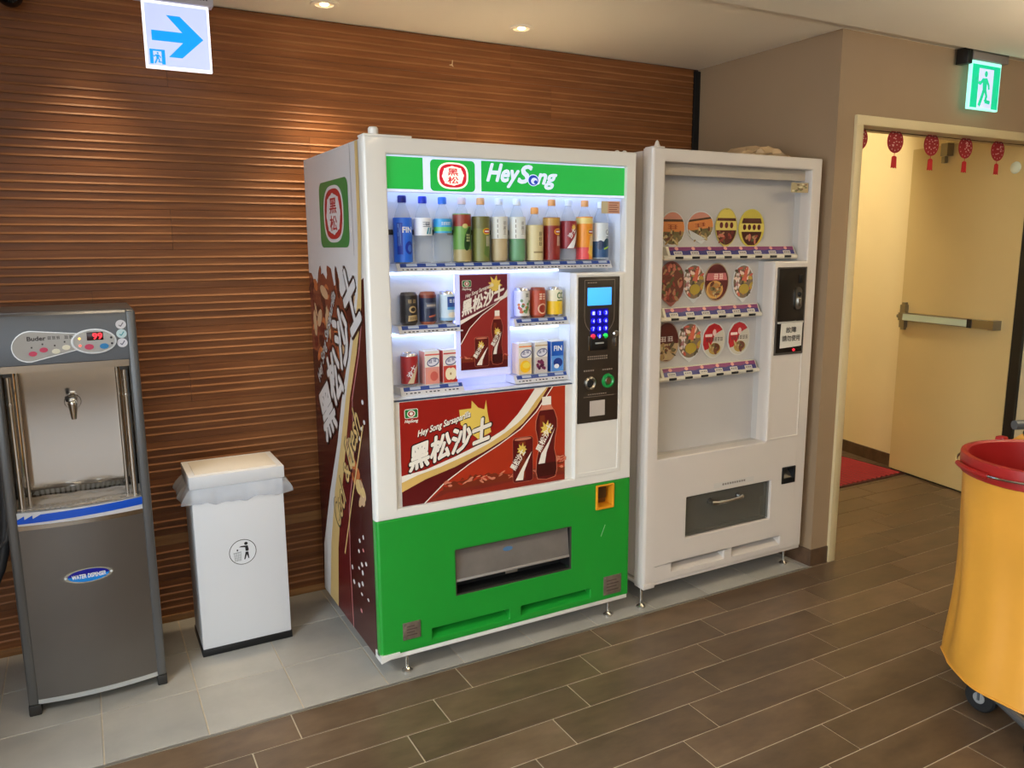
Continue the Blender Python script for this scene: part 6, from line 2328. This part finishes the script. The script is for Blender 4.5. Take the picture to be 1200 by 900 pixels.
# ================================================================== paper hangings, cord, mat
m_lan = M('red_paper', (150, 16, 26), 0.6)
m_lan2 = M('red_tassel', (186, 24, 30), 0.6)
m_lanw = M('paper_cut_pale', (216, 170, 160), 0.6)
LAN = [(3.258, 'half hidden round red paper hanging at the left door jamb'), (3.515, 'round red paper hanging with tassel, second from the left in the doorway'),
       (3.789, 'round red paper hanging with tassel in the middle of the doorway'), (4.065, 'round red paper hanging with tassel below the exit sign'),
       (4.344, 'round red paper hanging with tassel, last on the right in the doorway')]
for i, (x, lb) in enumerate(LAN):
    t = thing('paper_hanging', lb, 'decoration', (x, 0.055, 2.05), 'red paper hangings in the doorway')
    zc = -0.040
    MB().prism_y([(0.058 * math.cos(a), zc + 0.054 * math.sin(a)) for a in [2 * PI * k / 30 for k in range(30)]], -0.001, 0.001).build('paper_disc', m_lan, t, local=True)
    A = Art()
    rr = random.Random(30 + i)
    for k in range(12):
        a = 2 * PI * k / 12
        A.rect(0.045 * math.cos(a) - 0.0025, zc + 0.042 * math.sin(a) - 0.003, 0.045 * math.cos(a) + 0.0025, zc + 0.042 * math.sin(a) + 0.003, m_lanw, 0)
    for k in range(12):
        u, v = (rr.random() - 0.5) * 0.05, zc + (rr.random() - 0.5) * 0.05
        A.rect(u, v, u + 0.010, v + 0.0045, m_lanw, 0)
    A.build('cut_pattern', t, lambda u, v, e: (u, -0.0014 - e, v), local=True)
    MB().cyl((0, 0, zc - 0.054), (0, 0, zc - 0.068), 0.0015, seg=6).build('tassel_cord', m_lan2, t, local=True)
    MB().prism_y([(-0.017, zc - 0.072), (-0.008, zc - 0.067), (0.008, zc - 0.067), (0.017, zc - 0.072), (0.020, zc - 0.124), (0.009, zc - 0.119), (0.0, zc - 0.124), (-0.009, zc - 0.119), (-0.020, zc - 0.124)], -0.001, 0.001).build('tassel', m_lan2, t, local=True)
cdd = MB()
cdd.tube([(3.205, 0.055, 2.050), (3.7, 0.055, 2.049), (4.2, 0.055, 2.049), (4.735, 0.055, 2.050)], 0.0022, 6)
tag(cdd.build('hanging_cord', M('dark_cord', (60, 44, 36), 0.7)), 'thin dark cord strung across the top of the doorway', 'cord')

mt = thing('door_mat', 'ribbed red door mat in the passage behind the doorway', 'mat', (4.2, 1.1, 0))
m_mat = M('red_mat', (150, 30, 40), 0.8, var=0.1, scale=40)
MB().box(3.55, 4.86, 0.765, 1.55, 0.0, 0.006, bev=0.002).build('mat_base', M('mat_edge', (70, 30, 24), 0.8), mt)
rb_ = MB()
for k in range(27):
    x = 3.575 + 0.047 * k
    rb_.add([(x, 0.785, 0.006), (x + 0.036, 0.785, 0.006), (x + 0.018, 0.785, 0.014), (x, 1.53, 0.006), (x + 0.036, 1.53, 0.006), (x + 0.018, 1.53, 0.014)],
            [(0, 1, 2), (3, 5, 4), (0, 2, 5, 3), (1, 4, 5, 2)])
ro = rb_.build('mat_ribs', m_mat, mt, smooth=False)
ro['kind'] = 'stuff'

# ================================================================== cleaning cart with yellow bag, red bucket
ca = thing('cleaning_cart', 'janitor cart with a yellow vinyl bag on black casters', 'cart', (2.72, -1.22, 0))
m_yel = M('yellow_vinyl', (224, 160, 60), 0.42, var=0.05, scale=5, bump=0.9, bscale=7)
bc = Vector((2.745, -1.15, 0))
RB = 0.245
e1 = Vector((0.48, 0.88, 0)).normalized()      # along the visible face, to the left in the picture
e2 = Vector((0.88, -0.48, 0)).normalized()     # away from the viewer
NP = 72


HEM = [(2.62, -0.93), (2.540, -1.005), (2.470, -1.11), (2.452, -1.16), (2.45, -1.30), (2.52, -1.43), (2.75, -1.46), (2.98, -1.40), (3.03, -1.15), (2.92, -0.95), (2.75, -0.89)]
HEMP = sorted((math.atan2(y - bc.y, x - bc.x) % (2 * PI), math.hypot(x - bc.x, y - bc.y)) for x, y in HEM)


def hem_r(a):
    a %= 2 * PI
    P_ = [(HEMP[-1][0] - 2 * PI, HEMP[-1][1])] + HEMP + [(HEMP[0][0] + 2 * PI, HEMP[0][1])]
    for (a0, r0), (a1, r1) in zip(P_[:-1], P_[1:]):
        if a0 <= a <= a1:
            t = (a - a0) / (a1 - a0)
            # straight hem between the corner points
            x0, y0, x1, y1 = r0 * math.cos(a0), r0 * math.sin(a0), r1 * math.cos(a1), r1 * math.sin(a1)
            den = math.cos(a) * (y1 - y0) - math.sin(a) * (x1 - x0)
            return (x0 * (y1 - y0) - y0 * (x1 - x0)) / den
    return 0.25


def ring_at(z, k, fold, waist=1.0):
    """k = 0 round rim .. 1 box-shaped hem"""
    pts = []
    for i in range(NP):
        a = 2 * PI * i / NP
        rad = (RB * (1 - k) + hem_r(a) * k) * waist
        rad *= 1 + fold * (math.sin(7 * a + 0.6 + 2.2 * z) * 0.6 + math.sin(12 * a + z * 5) * 0.4)
        pts.append((bc.x + rad * math.cos(a), bc.y + rad * math.sin(a), z))
    return pts


zz_ = [0.795, 0.775, 0.70, 0.60, 0.50, 0.40, 0.30, 0.22, 0.16, 0.125]
kk_ = [0.0, 0.0, 0.0, 0.0, 0.05, 0.2, 0.45, 0.70, 0.90, 1.0]
ff_ = [0.0, 0.012, 0.026, 0.036, 0.042, 0.048, 0.044, 0.034, 0.02, 0.006]
ww_ = [1.0, 0.99, 0.975, 0.955, 0.935, 0.93, 0.95, 0.975, 0.995, 1.0]
bag = MB()
bag.rings([ring_at(z_, k_, f_, w_) for z_, k_, f_, w_ in zip(zz_, kk_, ff_, ww_)], True, False, True)
bag.f = [tuple(reversed(f)) for f in bag.f]
bo = bag.build('yellow_bag', m_yel, ca, angle=80)
hm = MB()
hm.tube(ring_at(0.126, 1.0, 0.006) + ring_at(0.126, 1.0, 0.006)[:1], 0.004, 6, cap=False)
hm.build('bag_hem', m_yel, bo)
m_rub = M('caster_rubber', (26, 27, 28), 0.6)
m_fr = M('cart_frame_grey', (96, 100, 104), 0.4, 0.4)
fb = MB()
for a_, b_ in ((-0.36, -0.2), (-0.055, -0.2)):
    p = bc + e1 * a_ + e2 * b_
    q = bc + e1 * a_ + e2 * 0.9
    fb.cyl((p.x, p.y, 0.112), (q.x, q.y, 0.112), 0.014, seg=10)
for b_ in (-0.2, 0.3, 0.9):
    p = bc + e1 * -0.36 + e2 * b_
    q = bc + e1 * -0.055 + e2 * b_
    fb.cyl((p.x, p.y, 0.112), (q.x, q.y, 0.112), 0.014, seg=10)
fb.build('cart_frame', m_fr, ca)
for a_, b_ in ((-0.055, -0.176), (-0.36, -0.176), (-0.055, 0.82), (-0.36, 0.82)):
    p = bc + e1 * a_ + e2 * b_
    w_ = MB()
    ax = (e1 * 0.5 + e2 * 0.86).normalized()
    prof_ = [(0.020, -0.016), (0.044, -0.016), (0.050, -0.010), (0.050, 0.010), (0.044, 0.016), (0.020, 0.016)]
    up_ = Vector((0, 0, 1))
    fw_ = ax.cross(up_)
    R_ = []
    for r_, h_ in prof_:
        R_.append([tuple(Vector((p.x, p.y, 0.050)) + ax * h_ + (fw_ * math.cos(t) + up_ * math.sin(t)) * r_) for t in [2 * PI * k / 24 for k in range(24)]])
    w_.rings(R_)
    cs = w_.build('caster', m_rub, ca)
    h2 = MB()
    h2.cyl(Vector((p.x, p.y, 0.05)) - ax * 0.019, Vector((p.x, p.y, 0.05)) + ax * 0.019, 0.019, seg=16)
    h2.build('hub', M('hub_grey', (150, 150, 148), 0.4), cs)
    h3 = MB()
    h3.cyl((p.x, p.y, 0.10), (p.x, p.y, 0.115), 0.02, seg=14)
    for sgn in (-1, 1):
        c_ = Vector((p.x, p.y, 0.05)) + ax * 0.022 * sgn
        h3.cyl((c_.x, c_.y, 0.045), (c_.x, c_.y, 0.104), 0.004, seg=8)
    h3.build('fork', m_fr, cs)
# second bag panel hooked up behind the bucket
bp_ = MB()
NU, NV = 16, 8
fv = []
pA, pB = Vector((2.905, -0.875, 0)), Vector((3.03, -1.16, 0))
for j in range(NV + 1):
    for i in range(NU + 1):
        u, v = i / NU, j / NV
        p = pA + (pB - pA) * u + Vector((0.88, 0.3, 0)) * (0.015 * math.sin(9 * u + 2 * v))
        topz = 0.775 + 0.105 * min(1.0, u / 0.33) ** 0.8 - 0.05 * max(0.0, math.sin(PI * (u - 0.36) / 0.4)) ** 1.2 * (1 if 0.36 < u < 0.76 else 0)
        fv.append((p.x, p.y, 0.62 + (topz - 0.62) * v))
bp_.add(fv, [(j * (NU + 1) + i, j * (NU + 1) + i + 1, (j + 1) * (NU + 1) + i + 1, (j + 1) * (NU + 1) + i) for j in range(NV) for i in range(NU)])
bp_.build('rear_bag_panel', m_yel, ca, angle=80)
for u in (0.33, 0.78):
    p = pA + (pB - pA) * u
    MB().lathe([(0.0, -0.016), (0.010, -0.013), (0.014, 0.0), (0.010, 0.012), (0.0, 0.014)], (p.x - 0.014, p.y - 0.006, 0.874), 12).build('bag_hook', m_black, ca)
fp = MB()
fp.cyl((pB.x + 0.03, pB.y, 0.112), (pB.x + 0.03, pB.y, 0.90), 0.014, seg=10)
fp.cyl((2.93, -0.93, 0.893), (3.16, -1.02, 0.893), 0.017, seg=10)
fp.build('bag_frame', m_fr, ca)

bk = thing('red_bucket', 'large red plastic bucket with wire handle sitting in the yellow bag', 'bucket', (bc.x, bc.y, 0.3))
m_redp = M('red_plastic', (158, 28, 26), 0.38)
bu = MB()
bu.lathe([(0.0, 0.36), (0.165, 0.36), (0.172, 0.38), (0.226, 0.775), (0.246, 0.788), (0.250, 0.790), (0.252, 0.845), (0.250, 0.850), (0.236, 0.852), (0.228, 0.846), (0.168, 0.39), (0.0, 0.375)], (bc.x, bc.y, 0), 48)
bko = bu.build('bucket_shell', m_redp, bk, angle=30)
hn = MB()
pth = []
for k in range(25):
    a = -PI * 0.985 + PI * 0.97 * k / 24
    pth.append(bc + e1 * (0.258 * math.cos(a + 0.06)) + e2 * (0.262 * math.sin(a + 0.06)) + Vector((0, 0, 0.826 + 0.012 * math.sin(a))))
hn.tube(pth, 0.0045, 8)
hn.build('wire_handle', m_chrome, bk)
for sgn in (-1, 1):
    p = bc + e1 * 0.255 * sgn
    MB().box(p.x - 0.016, p.x + 0.016, p.y - 0.016, p.y + 0.016, 0.812, 0.860, bev=0.006).build('handle_lug', m_redp, bk)
pg = [pth[k] for k in range(9, 15)]
MB().tube(pg, 0.009, 10).build('handle_grip', m_redp, bk)
